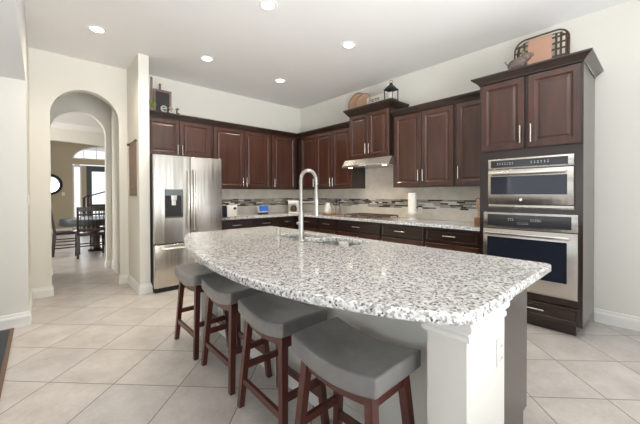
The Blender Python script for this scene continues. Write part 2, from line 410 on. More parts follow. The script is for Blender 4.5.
# shallow arched header between dining room and entry
bm = BM(); N_ = 28; xa, xb = -4.9, -1.6
lo = []
for k in range(N_ + 1):
    t_ = -1 + 2 * k / N_; lo.append((( -4.15 + 2.1 * t_), 2.40 + 0.24 * math.sqrt(max(0, 1 - t_ * t_))))
for (a, b_) in zip(lo, lo[1:]):
    vs_ = [bm.verts.new((p[0], y, z_)) for y in (5.0, 5.14) for p, z_ in ((a, a[1]), (b_, b_[1]), (b_, H), (a, H))]
    bm.faces.new(vs_[0:4]); bm.faces.new(vs_[4:8]); bm.faces.new((vs_[0], vs_[1], vs_[5], vs_[4]))
box(bm, -7.2, lo[0][0], 5.0, 5.14, 0, H); box(bm, lo[-1][0], 0, 5.0, 5.14, 0, H)
structure(finish('wall_entry_header', bm, M_wall))
bm = BM(); sweep(bm, [(-7.2, 5.0), (0.0, 5.0)], [(0, H - 0.13), (0.02, H - 0.13), (0.035, H - 0.09), (0.085, H - 0.03), (0.10, H), (0, H)])
structure(finish('trim_dining_crown', bm, M_trim))
# entry wall with door, sidelight and arched transom
YF = 8.5
bm = BM()
def farq(x0, x1, z0, z1): box(bm, x0, x1, YF, YF + 0.14, z0, z1)
farq(-7.2, -3.28, 0, H); farq(-3.03, -2.90, 0, 2.30); farq(-3.28, -3.03, 0, 0.12); farq(-3.28, -1.2, 2.34, 2.52); farq(-1.95, -1.72, 0, 2.34); farq(-1.2, 0, 0, H)
farq(-3.28, -1.2, 3.04, H); 
n_ = 20; ax0, ax1 = -3.28, -1.2; cx = (ax0 + ax1) / 2; rx = (ax1 - ax0) / 2
for k in range(n_):
    t0, t1 = PI * k / n_, PI * (k + 1) / n_
    a = (cx - rx * math.cos(t0), 2.52 + 0.52 * math.sin(t0)); b_ = (cx - rx * math.cos(t1), 2.52 + 0.52 * math.sin(t1))
    vs_ = [bm.verts.new((p[0], y, z_)) for y in (YF, YF + 0.14) for p, z_ in ((a, a[1]), (b_, b_[1]), (b_, 3.04), (a, 3.04))]
    bm.faces.new(vs_[0:4]); bm.faces.new(vs_[4:8]); bm.faces.new((vs_[0], vs_[1], vs_[5], vs_[4]))
structure(finish('wall_entry', bm, M_tan))
w1 = structure(empty('window_1', (0, YF + 0.05, 0)))       # transom
bm = BM(); tube(bm, [(cx - (rx - 0.02) * math.cos(PI * k / 24), 0, 2.54 + 0.48 * math.sin(PI * k / 24)) for k in range(25)], 0.025, 6)
for dx in (-0.72, -0.36, 0.0, 0.36, 0.72): box(bm, cx + dx - 0.012, cx + dx + 0.012, -0.01, 0.01, 2.52, 2.52 + 0.50 * math.sqrt(1 - (dx / rx) ** 2))
box(bm, ax0, ax1, -0.03, 0.03, 2.51, 2.56)
finish('window_frame', bm, M_trim, w1)
bm = BM(); pts = [(cx - rx * math.cos(PI * k / 24), 2.52 + 0.52 * math.sin(PI * k / 24)) for k in range(25)]
f0 = [bm.verts.new((x, 0.012, z_)) for x, z_ in pts]; f1 = [bm.verts.new((x, 0.018, z_)) for x, z_ in pts]
bm.faces.new(f0); bm.faces.new(f1)
finish('window_pane', bm, M_pane, w1)
w2 = structure(empty('window_2', (0, YF + 0.05, 0)))       # sidelight
bm = BM(); 
for a in ((-3.28, -3.235, 0.12, 2.30), (-3.075, -3.03, 0.12, 2.30), (-3.235, -3.075, 0.12, 0.2), (-3.235, -3.075, 2.24, 2.34)): box(bm, a[0], a[1], -0.03, 0.03, a[2], a[3])
finish('window_frame', bm, M_trim, w2); boxo('window_pane', M_pane, w2, -3.235, -3.075, 0.0, 0.006, 0.2, 2.24)
d1 = structure(empty('door_1', (-2.90, YF + 0.03, 0)))
bm = BM()
for a in ((0, 0.16, 0.02, 2.30), (0.79, 0.95, 0.02, 2.30), (0.16, 0.79, 0.02, 0.36), (0.16, 0.79, 2.10, 2.30)): box(bm, a[0], a[1], 0, 0.05, a[2], a[3])
finish('door_frame', bm, M_doorpaint, d1); boxo('door_pane', M_pane, d1, 0.16, 0.79, 0.02, 0.026, 0.36, 2.10)
bm = BM(); tube(bm, [(0.07, -0.01, 0.95), (0.07, -0.05, 0.95), (0.07, -0.05, 1.2), (0.07, -0.01, 1.2)], 0.012, 8); finish('door_handle', bm, M_nickel, d1)

# baseboards
BP = [(0, 0), (0.018, 0), (0.018, 0.085), (0.014, 0.10), (0.010, 0.105), (0.008, 0.125), (0, 0.13)]
def baseboard(name, path, h=1.0):
    bm = BM(); sweep(bm, path, [(o_, z_ * h) for o_, z_ in BP]); return structure(finish(name, bm, M_trim))
baseboard('baseboard_back', [(-3.272, 0.13), (-3.272, 0.0), (-3.168, 0.0), (-3.168, -0.70), (-3.048, -0.70), (-3.048, -0.62)][::1])
baseboard('baseboard_left', [(-5.6, -0.98), (-4.2, -0.98), (-4.2, 0.0), (-4.006, 0.0), (-4.006, 0.13)])
baseboard('baseboard_right', [(0.0, -4.705), (0.0, -9.4)])
baseboard('baseboard_hall', [(-3.256, 1.45), (-3.256, 1.32), (-3.175, 1.32), (-3.175, 0.13)])
baseboard('baseboard_hall_left', [(-4.2, 0.13), (-4.2, 1.32), (-3.985, 1.32), (-3.985, 1.45)])
baseboard('baseboard_entry', [(-7.2, YF), (-3.30, YF)])

# ------------------------------------------------------------------ cabinets
DOORSTEPS = [(0.0, 0.003), (0.003, 0.0), (0.052, 0.0), (0.060, 0.005), (0.066, 0.010), (0.078, 0.011), (0.092, 0.006), (0.10, 0.005)]
def pull(parent, x, z, length, vertical, y, m=None):
    bm = BM(); r = 0.0068; off = 0.03; h = length / 2
    if vertical:
        tube(bm, [(x, y - off, z - h), (x, y - off, z + h)], r, 10)
        for s in (-1, 1): tube(bm, [(x, y, z + s * h * 0.68), (x, y - off, z + s * h * 0.68)], r * 0.9, 8)
    else:
        tube(bm, [(x - h, y - off, z), (x + h, y - off, z)], r, 10)
        for s in (-1, 1): tube(bm, [(x + s * h * 0.68, y, z), (x + s * h * 0.68, y - off, z)], r * 0.9, 8)
    return finish('handle', bm, m or M_nickel, parent, True)
def door(root, x0, x1, z0, z1, depth, hx=None, hz=None, hl=0.15, name='door'):
    """door leaf on the front of a carcass whose front is y=-depth; hx/hz the handle centre"""
    bm = BM(); yf = -depth - 0.020
    rings_face(bm, x0, x1, z0, z1, [(i_, yf + d_) for i_, d_ in DOORSTEPS], -depth)
    d = finish(name, bm, M_panel, root)
    if hx is not None: pull(d, hx, hz, hl, True, yf)
    return d
def drawer(root, x0, x1, z0, z1, depth, handle=True, hl=0.15, hx=None, hz=None):
    bm = BM(); yf = -depth - 0.020
    rings_face(bm, x0, x1, z0, z1, [(0, yf + 0.003), (0.003, yf), (0.026, yf), (0.031, yf + 0.006), (0.036, yf + 0.006)], -depth)
    d = finish('drawer', bm, M_wood, root)
    if handle: pull(d, hx if hx is not None else (x0 + x1) / 2, hz if hz is not None else (z0 + z1) / 2, hl, False, yf)
    return d
CROWN = lambda z0, h, o_: [(-0.01, z0), (0.006, z0), (0.010, z0 + 0.012), (0.018, z0 + 0.02), (o_ * 0.85, z0 + h * 0.72), (o_, z0 + h * 0.8), (o_, z0 + h), (-0.01, z0 + h)]
def crown(root, wdt, depth, z0, h, o_, left, right, xa=0.0, xb=None, yret=-0.012):
    xb = wdt if xb is None else xb
    bm = BM(); d = depth + 0.018; path = []
    if left: path.append((0, yret))
    path += [(xa, -d), (xb, -d)]
    if right: path.append((wdt, -0.012))
    sweep(bm, path, [(-a if False else a, z_) for a, z_ in CROWN(z0, h, o_)])
    # travel +x with front at -y: right of travel is -y
    box(bm, xa + 0.004, xb - 0.004, -d + 0.005, -0.012, z0 + h - 0.02, z0 + h - 0.0005)
    return finish('crown_molding', bm, M_wood, root)
WB, WT, WC = 1.365, 2.385, 2.448      # wall cabinet bottom, carcass top, crown top
UD = 0.33
def wall_cabinet(loc, rz, wdt, doors, label, z0=WB, z1=WT, depth=UD, zc=WC, co=0.05, left=False, right=False, group=None, nz=1.48, name='upper_cabinet', xa=0.0, xb=None):
    r = empty(name, loc, rz, label, 'cabinet', group)
    boxo('body', M_wood, r, 0.0, wdt, -depth, -0.004, z0, z1)
    for (a, b_, side) in doors:
        hx = None
        if side: hx = a + 0.028 if side < 0 else b_ - 0.028
        door(r, a, b_, z0 + 0.012, z1 - 0.022, depth, hx, nz)
    crown(r, wdt, depth, z1 - 0.015, zc - z1 + 0.015, co, left, right, xa, xb)
    return r
RR = -PI / 2
# back wall
wall_cabinet((-3.045, 0, 0), 0, 0.985, [(0.03, 0.475, 1), (0.485, 0.955, -1)], 'short two-door dark wood wall cabinet above the stainless fridge', z0=1.83, nz=1.93, depth=0.345, name='over_fridge_cabinet')
wall_cabinet((-2.058, 0, 0), 0, 1.105, [(0.02, 0.55, 1), (0.56, 1.09, -1)], 'two-door dark wood wall cabinet just right of the fridge')
wall_cabinet((-0.951, 0, 0), 0, 0.598, [(0.02, 0.545, -1)], 'single-door dark wood wall cabinet on the back wall beside the room corner', xb=0.59)
# right wall (local +x runs towards the camera)
wall_cabinet((0, -0.004, 0), RR, 0.883, [(0.448, 0.873, 1)], 'narrow single-door dark wood wall cabinet, first on the right wall from the corner', xa=0.365)
wall_cabinet((0, -0.889, 0), RR, 0.885, [(0.012, 0.425, 1), (0.435, 0.868, -1)], 'two-door dark wood wall cabinet directly left of the range hood')
wall_cabinet((0, -1.776, 0), RR, 0.78, [(0.012, 0.385, 1), (0.395, 0.768, -1)], 'raised two-door dark wood cabinet above the range hood', z0=1.815, z1=2.52, depth=0.40, zc=2.605, co=0.065, left=True, right=True, nz=1.955)
wall_cabinet((0, -2.558, 0), RR, 0.90, [(0.03, 0.445, 1), (0.455, 0.88, -1)], 'two-door dark wood wall cabinet directly right of the range hood', nz=1.52)
wall_cabinet((0, -3.46, 0), RR, 0.395, [(0.02, 0.392, -1)], 'narrow single-door dark wood wall cabinet squeezed against the oven tower', nz=1.53)

# base cabinets
BD = 0.60
def base_cabinet(loc, rz, wdt, n_doors, label, dx0=0.012, dx1=None, handle=True, split=1):
    r = empty('base_cabinet', loc, rz, label, 'cabinet', 'base cabinets under the perimeter counter' if False else None)
    bm = BM(); box(bm, 0, wdt, -BD, -0.02, 0.105, 0.872); box(bm, 0.0, wdt, -BD + 0.075, -0.02, 0.0, 0.105); finish('body', bm, M_wood, r)
    dx1 = dx1 or wdt - 0.012
    drawer(r, dx0, dx1, 0.70, 0.855, BD, handle, hz=0.785)
    wd_ = (dx1 - dx0) / n_doors
    for k in range(n_doors):
        a, b_ = dx0 + k * wd_ + (0.003 if k else 0), dx0 + (k + 1) * wd_ - (0.003 if k < n_doors - 1 else 0)
        hx = (b_ - 0.03) if (n_doors == 2 and k == 0) else (a + 0.03)
        door(r, a, b_, 0.125, 0.685, BD, hx, 0.58, 0.14)
    return r
base_cabinet((-2.09, 0, 0), 0, 0.58, 1, 'dark wood base cabinet next to the fridge under the toaster end of the counter')
base_cabinet((-1.508, 0, 0), 0, 0.50, 1, 'dark wood base cabinet on the back wall under the small blue screen')
base_cabinet((-1.006, 0, 0), 0, 1.004, 1, 'dark wood corner base cabinet on the back wall with its front half in the corner', dx0=0.012, dx1=0.375)
base_cabinet((0, -0.623, 0), RR, 0.63, 1, 'dark wood base cabinet on the right wall next to the room corner', dx0=0.09)
base_cabinet((0, -1.255, 0), RR, 0.445, 1, 'narrow dark wood base cabinet left of the cooktop under the white jug')
base_cabinet((0, -1.702, 0), RR, 0.84, 2, 'wide dark wood base cabinet under the cooktop')
base_cabinet((0, -2.544, 0), RR, 0.655, 1, 'dark wood base cabinet under the white pillar candle')
base_cabinet((0, -3.201, 0), RR, 0.655, 1, 'dark wood base cabinet between candle and oven tower')

# perimeter countertop (L shaped)
CT0, CT1 = 0.874, 0.914
ct = curve_slab('granite_countertop', [(-2.10, -0.004), (-2.10, -0.65), (-0.65, -0.65), (-0.65, -3.856), (-0.004, -3.856), (-0.004, -0.004)], [], CT0, CT1, 0.006, M_granite)
tag(ct, 'L-shaped speckled granite countertop running along the back and right walls', 'countertop')

# backsplash: travertine with a mosaic band
def backsplash(name, x0, x1, holes, label, loc, rz, upper=None):
    r = empty(name, loc, rz, label, 'backsplash')
    bm = BM(); box(bm, x0, x1, -0.012, -0.001, 0.915, 1.058); box(bm, x0, x1, -0.012, -0.001, 1.190, 1.364)
    if upper: box(bm, upper[0], upper[1], -0.012, -0.001, 1.364, 1.80)
    g = 0.0015
    finish('stone_tile', bm, M_splash, r)
    bm = BM(); box(bm, x0, x1, -0.011, -0.001, 1.058, 1.190, mi=0)
    rows = 6; hh = (1.190 - 1.058) / rows
    for k in range(rows):
        x = x0 + random.uniform(-0.1, 0)
        while x < x1:
            wdt = random.choice((0.07, 0.11, 0.15, 0.22)); a, b_ = max(x, x0) + g, min(x + wdt, x1) - g
            if b_ - a > 0.01:
                c_ = random.choices((1, 2, 3, 4), (0.29, 0.20, 0.26, 0.25))[0]
                box(bm, a, b_, -0.0135, -0.010, 1.058 + k * hh + g, 1.058 + (k + 1) * hh - g, mi=c_)
            x += wdt
    finish('mosaic_band', bm, [M_grouts] + MOS, r)
    return r
backsplash('backsplash', 0.0, 2.10, None, 'beige stone backsplash with mosaic band on the back wall right of the fridge', (-2.115, 0, 0), 0)
backsplash('backsplash', 0.014, 3.856, None, 'beige stone backsplash with mosaic band behind the cooktop on the right wall', (0, 0, 0), RR, (1.776, 2.555))

# ------------------------------------------------------------------ refrigerator
fr = empty('refrigerator', (-3.03, 0, 0), 0, 'stainless french-door refrigerator with water dispenser beside the white wing wall', 'refrigerator')
FW = 0.905; FD = 0.83
boxo('body', M_fridge_side, fr, 0.004, FW - 0.004, -0.755, -0.03, 0.035, 1.775, 0.004)
def steel_slab(name, x0, x1, z0, z1, par): return boxo(name, M_steel, par, x0, x1, -FD, -0.762, z0, z1, 0.010, 3)
# left door with dispenser opening made of frames
bm = BM(); dx0, dx1, dz0, dz1 = 0.125, 0.355, 0.965, 1.345
outer = [bm.verts.new(q) for q in ((0.0, -FD, 0.635), (0.449, -FD, 0.635), (0.449, -FD, 1.79), (0.0, -FD, 1.79))]
inner = [bm.verts.new(q) for q in ((dx0, -FD, dz0), (dx1, -FD, dz0), (dx1, -FD, dz1), (dx0, -FD, dz1))]
inb = [bm.verts.new((v_.co.x, -FD + 0.055, v_.co.z)) for v_ in inner]; outb = [bm.verts.new((v_.co.x, -0.762, v_.co.z)) for v_ in outer]
for j in range(4):
    k = (j + 1) % 4
    bm.faces.new((outer[j], outer[k], inner[k], inner[j])); bm.faces.new((inner[j], inner[k], inb[k], inb[j])); bm.faces.new((outer[j], outer[k], outb[k], outb[j]))
bm.faces.new(inb); bm.faces.new(outb[::-1])
bmesh.ops.recalc_face_normals(bm, faces=bm.faces)
bmesh.ops.bevel(bm, geom=[e for e in bm.edges if all(abs(v_.co.y + FD) < 1e-5 and (v_.co.x < 0.01 or v_.co.x > 0.44 or v_.co.z > 1.78 or v_.co.z < 0.64) for v_ in e.verts)], offset=0.009, segments=3, affect='EDGES')
ld = finish('door', bm, M_steel, fr, True, 35)
disp = boxo('water_dispenser', M_black, ld, dx0 + 0.004, dx1 - 0.004, -FD + 0.045, -FD + 0.054, dz0 + 0.004, dz1 - 0.004)
boxo('dispenser_display', mat('dispenser_display_glass', (0.16, 0.20, 0.20), 0.1), ld, dx0 + 0.004, dx1 - 0.004, -FD - 0.002, -FD + 0.012, 1.262, dz1 - 0.004)
bm = BM(); box(bm, 0.205, 0.275, -FD + 0.004, -FD + 0.045, 1.20, 1.262); box(bm, 0.212, 0.268, -FD + 0.012, -FD + 0.03, 1.13, 1.20, 0.004)
finish('dispenser_spout', bm, M_steel, ld)
boxo('drip_tray', M_fridge_side, ld, dx0 + 0.006, dx1 - 0.006, -FD + 0.002, -FD + 0.045, dz0 + 0.004, dz0 + 0.018)
rd = steel_slab('door', 0.455, FW, 0.635, 1.79, fr)
fz = steel_slab('freezer_drawer', 0.0, FW, 0.065, 0.622, fr)
def fhandle(par, pts):
    bm = BM(); tube(bm, pts, 0.0125, 12); return finish('handle', bm, M_nickel, par, True)
for par, x in ((ld, 0.415), (rd, 0.490)):
    fhandle(par, [(x, -FD + 0.002, 0.79), (x, -FD - 0.045, 0.80), (x, -FD - 0.052, 0.84), (x, -FD - 0.052, 1.56), (x, -FD - 0.045, 1.60), (x, -FD + 0.002, 1.61)])
fhandle(fz, [(0.07, -FD + 0.002, 0.585), (0.07, -FD - 0.048, 0.578), (0.10, -FD - 0.055, 0.575), (FW - 0.10, -FD - 0.055, 0.575), (FW - 0.07, -FD - 0.048, 0.578), (FW - 0.07, -FD + 0.002, 0.585)])
boxo('kick_plate', M_black, fr, 0.01, FW - 0.01, -0.79, -0.70, 0.0, 0.055)

# ------------------------------------------------------------------ oven tower
TD = 0.62; TW = 0.845; TY = -3.858
tw = empty('oven_tower_cabinet', (0, TY, 0), RR, 'tall dark wood cabinet tower holding the microwave and wall oven', 'cabinet')
bm = BM(); YB = -0.012
box(bm, 0, 0.018, -TD - 0.012, YB, 0.105, 2.425); box(bm, TW - 0.018, TW, -TD - 0.012, YB, 0.105, 2.425)
box(bm, 0.018, TW - 0.018, -TD + 0.02, YB, 0.106, 0.335); box(bm, 0.018, TW - 0.018, -0.035, YB, 0.335, 1.66); box(bm, 0.018, TW - 0.018, -TD, YB, 1.66, 2.424)
box(bm, 0.018, TW - 0.018, -TD, -0.035, 1.10, 1.122)
box(bm, 0.018, 0.04, -TD - 0.011, -TD, 0.106, 2.42); box(bm, TW - 0.04, TW - 0.018, -TD - 0.011, -TD, 0.106, 2.42)
box(bm, 0.04, TW - 0.04, -TD - 0.011, -TD + 0.02, 0.27, 0.3335); box(bm, 0.04, TW - 0.04, -TD - 0.011, -TD, 1.088, 1.129)
box(bm, 0.04, TW - 0.04, -TD - 0.011, -TD, 1.623, 1.70); box(bm, 0.04, TW - 0.04, -TD - 0.011, -TD, 0.106, 0.115)
box(bm, 0.002, TW - 0.055, -TD + 0.06, YB - 0.01, 0, 0.105)
box(bm, 0.04, 0.089, -TD - 0.011, -TD, 1.129, 1.623); box(bm, TW - 0.059, TW - 0.04, -TD - 0.011, -TD, 1.129, 1.623)
finish('body', bm, M_wood, tw)
door(tw, 0.02, 0.408, 1.712, 2.395, TD + 0.012, 0.380, 1.845, 0.17); door(tw, 0.440, 0.830, 1.712, 2.395, TD + 0.012, 0.468, 1.845, 0.17)
drawer(tw, 0.025, TW - 0.02, 0.118, 0.262, TD + 0.012, hx=0.50, hz=0.20)
crown(tw, TW, TD + 0.006, 2.405, 0.072, 0.065, True, True, yret=-0.402)

YO = -TD - 0.013      # front plane of the appliances
def glyphs(bm, xs, z, s=0.006, y=0):
    for x in xs:
        for q in range(2):
            a = random.uniform(0.5, 1) * s; zz = z + (q - 0.5) * 0.014
            box(bm, x - a, x + a, y - 0.0008, y, zz - s * 0.35, zz + s * 0.35)
ov = empty('built_in_oven', (0, TY, 0), RR, 'large stainless wall oven with dark glass door in the lower opening of the tower', 'oven')
a0, a1 = 0.045, 0.815
boxo('body', M_fridge_side, ov, a0 + 0.02, a1 - 0.02, YO + 0.012, -0.06, 0.355, 1.07)
fr_ = boxo('control_panel', M_steel, ov, a0, a1, YO - 0.024, YO - 0.001, 0.928, 1.086, 0.004)
boxo('control_display', M_ctrl, fr_, a0 + 0.04, a1 - 0.045, YO - 0.027, YO - 0.020, 0.952, 1.066)
bm = BM(); glyphs(bm, [0.28 + 0.018 * k for k in range(3)], 1.02, y=YO - 0.0272); glyphs(bm, [0.36 + 0.016 * k for k in range(6)], 0.985, y=YO - 0.0272, s=0.005); glyphs(bm, [0.47 + 0.018 * k for k in range(5)], 1.02, y=YO - 0.0272)
finish('control_marks', bm, M_mark, fr_)
od = boxo('door', M_steel, ov, a0, a1, YO - 0.034, YO - 0.001, 0.352, 0.920, 0.005)
boxo('door_glass', M_glass, od, a0 + 0.042, a1 - 0.075, YO - 0.037, YO - 0.03, 0.475, 0.838)
bm = BM(); box(bm, a0 + 0.03, a1 - 0.05, YO - 0.085, YO - 0.062, 0.862, 0.892, 0.007)
for x in (a0 + 0.06, a1 - 0.08): box(bm, x - 0.012, x + 0.012, YO - 0.07, YO - 0.03, 0.866, 0.888)
finish('handle', bm, M_nickel, od, True, 35)
boxo('bottom_trim', M_steel, ov, a0 - 0.0, a1, YO - 0.012, YO - 0.0005, 0.334, 0.349)

mw = empty('built_in_microwave', (0, TY, 0), RR, 'stainless built-in microwave with wide glass window above the wall oven', 'microwave')
m0, m1 = 0.090, 0.785
boxo('body', M_fridge_side, mw, m0 + 0.01, m1 - 0.01, YO + 0.012, -0.08, 1.14, 1.61)
cp = boxo('control_panel', M_steel, mw, m0, m1, YO - 0.022, YO - 0.001, 1.520, 1.622, 0.003)
boxo('control_display', M_ctrl, cp, m0 + 0.026, m1 - 0.04, YO - 0.025, YO - 0.018, 1.534, 1.606)
bm = BM(); glyphs(bm, [m0 + 0.09 + 0.022 * k for k in range(7)], 1.572, y=YO - 0.0252); glyphs(bm, [m0 + 0.38 + 0.026 * k for k in range(6)], 1.572, y=YO - 0.0252)
finish('control_marks', bm, M_mark, cp)
md = boxo('door', M_steel, mw, m0, m1, YO - 0.030, YO - 0.001, 1.172, 1.512, 0.004)
boxo('door_glass', M_glass, md, m0 + 0.026, m1 - 0.045, YO - 0.033, YO - 0.026, 1.265, 1.445)
bm = BM(); box(bm, m0 + 0.02, m1 - 0.045, YO - 0.07, YO - 0.05, 1.462, 1.492, 0.006)
for x in (m0 + 0.05, m1 - 0.08): box(bm, x - 0.01, x + 0.01, YO - 0.055, YO - 0.028, 1.467, 1.487)
finish('handle', bm, M_nickel, md, True, 35)
bm = BM(); tube(bm, [(0.385, YO - 0.029, 1.215), (0.385, YO - 0.033, 1.215)], 0.013, 20); finish('round_badge', bm, M_nickel, md)
boxo('bottom_trim', M_steel, mw, m0, m1, YO - 0.018, YO - 0.001, 1.130, 1.164, 0.002)

# ------------------------------------------------------------------ range hood and cooktop
hd = empty('range_hood', (0, -1.78, 0), RR, 'slim stainless range hood under the raised cabinet', 'range hood')
hw = 0.775
bm = BM()
prof = [(-0.02, 1.69), (-0.50, 1.69), (-0.50, 1.712), (-0.445, 1.79), (-0.43, 1.811), (-0.02, 1.812)]
box(bm, 0.0, hw, -0.37, -0.02, 1.69, 1.811)
prof = [(-0.37, 1.69), (-0.50, 1.69), (-0.50, 1.712), (-0.445, 1.79), (-0.43, 1.811), (-0.37, 1.811)]
A = [bm.verts.new((-0.075, y, z_)) for y, z_ in prof]; B = [bm.verts.new((hw + 0.05, y, z_)) for y, z_ in prof]
bm.faces.new(A); bm.faces.new(B[::-1])
for j in range(len(prof)): k = (j + 1) % len(prof); bm.faces.new((A[j], A[k], B[k], B[j]))
finish('canopy', bm, M_steel, hd)
boxo('front_lip', M_steel, hd, -0.076, hw + 0.051, -0.512, -0.500, 1.686, 1.716, 0.003)
boxo('control_strip', M_mark, hd, 0.28, 0.42, -0.515, -0.511, 1.695, 1.707)
for x in (0.05, hw - 0.07):
    bm = BM(); tube(bm, [(x, -0.44, 1.690), (x, -0.44, 1.684)], 0.03, 20); o = finish('lamp_lens', bm, M_hoodlens, hd)
    L = bpy.data.lights.new('hood_lamp', 'SPOT'); L.energy = 5; L.color = (1, 0.80, 0.58); L.spot_size = 2.2; L.spot_blend = 0.8; L.shadow_soft_size = 0.04
    lo_ = bpy.data.objects.new('hood_lamp', L); COL.objects.link(lo_); lo_.parent = hd; lo_.location = (x, -0.44, 1.675)
ck = empty('cooktop', (0, -1.74, 0), RR, 'gas cooktop with dark cast iron grates set in the right-wall counter', 'cooktop')
boxo('steel_base', M_steel, ck, 0.0, 0.76, -0.58, -0.08, 0.9145, 0.922, 0.003)
for k in range(3):
    x0 = 0.02 + k * 0.245; bm = BM()
    for a in ((x0, -0.50), (x0 + 0.225, -0.50)): box(bm, a[0] - 0.006, a[0] + 0.006, -0.50, -0.10, 0.945, 0.957)
    for y in (-0.50, -0.40, -0.30, -0.20, -0.10): box(bm, x0, x0 + 0.225, y - 0.006, y + 0.006, 0.945, 0.957)
    box(bm, x0 + 0.106, x0 + 0.118, -0.50, -0.10, 0.945, 0.957)
    for x in (x0, x0 + 0.225):
        for y in (-0.50, -0.10): box(bm, x - 0.007, x + 0.007, y - 0.007, y + 0.007, 0.921, 0.946)
    finish('grate', bm, M_iron, ck)
for x, y in ((0.13, -0.42), (0.13, -0.19), (0.38, -0.30), (0.62, -0.42), (0.62, -0.19)):
    bm = BM(); lathe(bm, [(0, 0), (0.045, 0), (0.045, 0.010), (0.030, 0.012), (0.030, 0.020), (0, 0.020)], (x, y, 0.921), 20); finish('burner', bm, M_iron, ck, True)
for k in range(5):
    bm = BM(); lathe(bm, [(0, 0), (0.018, 0), (0.016, 0.022), (0, 0.022)], (0.46 + k * 0.055, -0.545, 0.921), 16); finish('knob', bm, M_iron, ck, True)

# ------------------------------------------------------------------ island
isl = empty('kitchen_island', (-2.6, -3.47, 0), 0, 'long kitchen island base with pale walls towards the stools and dark cabinets behind', 'island')
def L2(x): return x + 2.6
def ibox(name, m, x0, x1, y0, y1, z0, z1, par=isl, bev=0): return boxo(name, m, par, x0 + 2.6, x1 + 2.6, y0 + 3.47, y1 + 3.47, z0, z1, bev)
IY0, IY1 = -4.695, -2.24
ibox('knee_wall', M_knee, -2.87, -2.62, -4.56, -2.36, 0, 0.873)
def pilaster(y0, y1, side):
    o = ibox('pilaster', M_knee, -3.025, -2.655, y0, y1, 0, 0.873)
    bm = BM(); PR = [(0.0, 0.770), (0.010, 0.770), (0.016, 0.776), (0.016, 0.790), (0.010, 0.796), (0.010, 0.800), (0.024, 0.812), (0.028, 0.822), (0.028, 0.834), (0.022, 0.838), (0.022, 0.842), (0.038, 0.850), (0.038, 0.873), (0, 0.873)]
    X0, X1, Y0, Y1 = L2(-3.025), L2(-2.68), y0 + 3.47, y1 + 3.47
    if side < 0: path = [(X0 + 0.12, Y1), (X0, Y1), (X0, Y0), (X1, Y0)]
    else: path = [(X1, Y1), (X0, Y1), (X0, Y0), (X0 + 0.12, Y0)]
    path = path[::1]
    # travel so that the outside lies to the right
    path = path[::-1]
    P_ = [Vector(p) for p in path]
    c_ = Vector(((X0 + X1) / 2, (Y0 + Y1) / 2)); d = P_[2] - P_[1]; nrm = Vector((d.y, -d.x)); 
    if nrm.dot((P_[1] + P_[2]) / 2 - c_) < 0: path = path[::-1]
    sweep(bm, path, PR); finish('capital', bm, M_trim, o)
    bm = BM(); sweep(bm, path, BP); finish('baseboard', bm, M_trim, o)
    return o
pr = pilaster(-4.725, -4.58, -1); pl = pilaster(-2.36, -2.215, 1)
bm = BM(); sweep(bm, [(L2(-2.87), -2.36 + 3.47), (L2(-2.87), -4.58 + 3.47)], BP); 
# make sure the board stands on the stool side
for v_ in bm.verts:
    if v_.co.x > L2(-2.87): v_.co.x = 2 * L2(-2.87) - v_.co.x
finish('baseboard', bm, M_trim, isl)
bm = BM(); X = lambda x: x + 2.6; Y = lambda y: y + 3.47
bx0, bx1 = -2.64, -2.20
box(bm, X(bx0), X(-2.22), Y(IY0 + 0.0), Y(IY0 + 0.02), 0.165, 0.873); box(bm, X(bx0), X(-2.22), Y(IY1 - 0.02), Y(IY1), 0.165, 0.873)
box(bm, X(bx0), X(-2.24), Y(IY0 + 0.02), Y(IY1 - 0.02), 0.165, 0.185); box(bm, X(-2.24), X(-2.2201), Y(IY0 + 0.02), Y(IY1 - 0.02), 0.165, 0.872)
box(bm, X(bx0), X(-2.27), Y(IY0 + 0.002), Y(IY1 - 0.002), 0.0, 0.166)
finish('cabinet_body', bm, M_wood, isl)
# cabinet doors of the working side (facing +x)
yy = IY0 + 0.0
for k in range(5):
    wd_ = (IY1 - IY0) / 5; r = BM(); rings_face(r, 0.004, wd_ - 0.004, 0.18, 0.86, [(i_, -0.02 + d_) for i_, d_ in DOORSTEPS], 0.0)
    bmesh.ops.transform(r, matrix=Matrix.Translation((X(-2.22), Y(IY0 + k * wd_), 0)) @ Matrix.Rotation(PI / 2, 4, 'Z'), verts=r.verts)
    dd = finish('cabinet_door', r, M_panel, isl)
    hb = BM(); yk = Y(IY0 + (k + (0.88 if k % 2 == 0 else 0.12)) * wd_)
    tube(hb, [(X(-2.17), yk, 0.66), (X(-2.17), yk, 0.81)], 0.0055, 8)
    for z_ in (0.68, 0.79): tube(hb, [(X(-2.20), yk, z_), (X(-2.17), yk, z_)], 0.005, 8)
    finish('handle', hb, M_nickel, dd, True)

# island countertop with the sink cut-out
edge_pts = [(-3.07, -2.165), (-3.16, -2.34), (-3.235, -2.55), (-3.30, -2.78), (-3.366, -3.063), (-3.412, -3.35), (-3.437, -3.60), (-3.445, -3.84), (-3.437, -3.986), (-3.407, -4.168), (-3.375, -4.313), (-3.333, -4.424), (-3.295, -4.525), (-3.25, -4.62), (-3.20, -4.705), (-3.165, -4.755), (-3.125, -4.780), (-3.07, -4.788)]
def catmull(P, n_=6):
    out = []
    for i in range(len(P) - 1):
        p0, p1, p2, p3 = P[max(i - 1, 0)], P[i], P[i + 1], P[min(i + 2, len(P) - 1)]
        for k in range(n_):
            t = k / n_
            out.append(tuple(0.5 * ((2 * p1[j]) + (-p0[j] + p2[j]) * t + (2 * p0[j] - 5 * p1[j] + 4 * p2[j] - p3[j]) * t * t + (-p0[j] + 3 * p1[j] - 3 * p2[j] + p3[j]) * t ** 3) for j in (0, 1)))
    return out + [P[-1]]
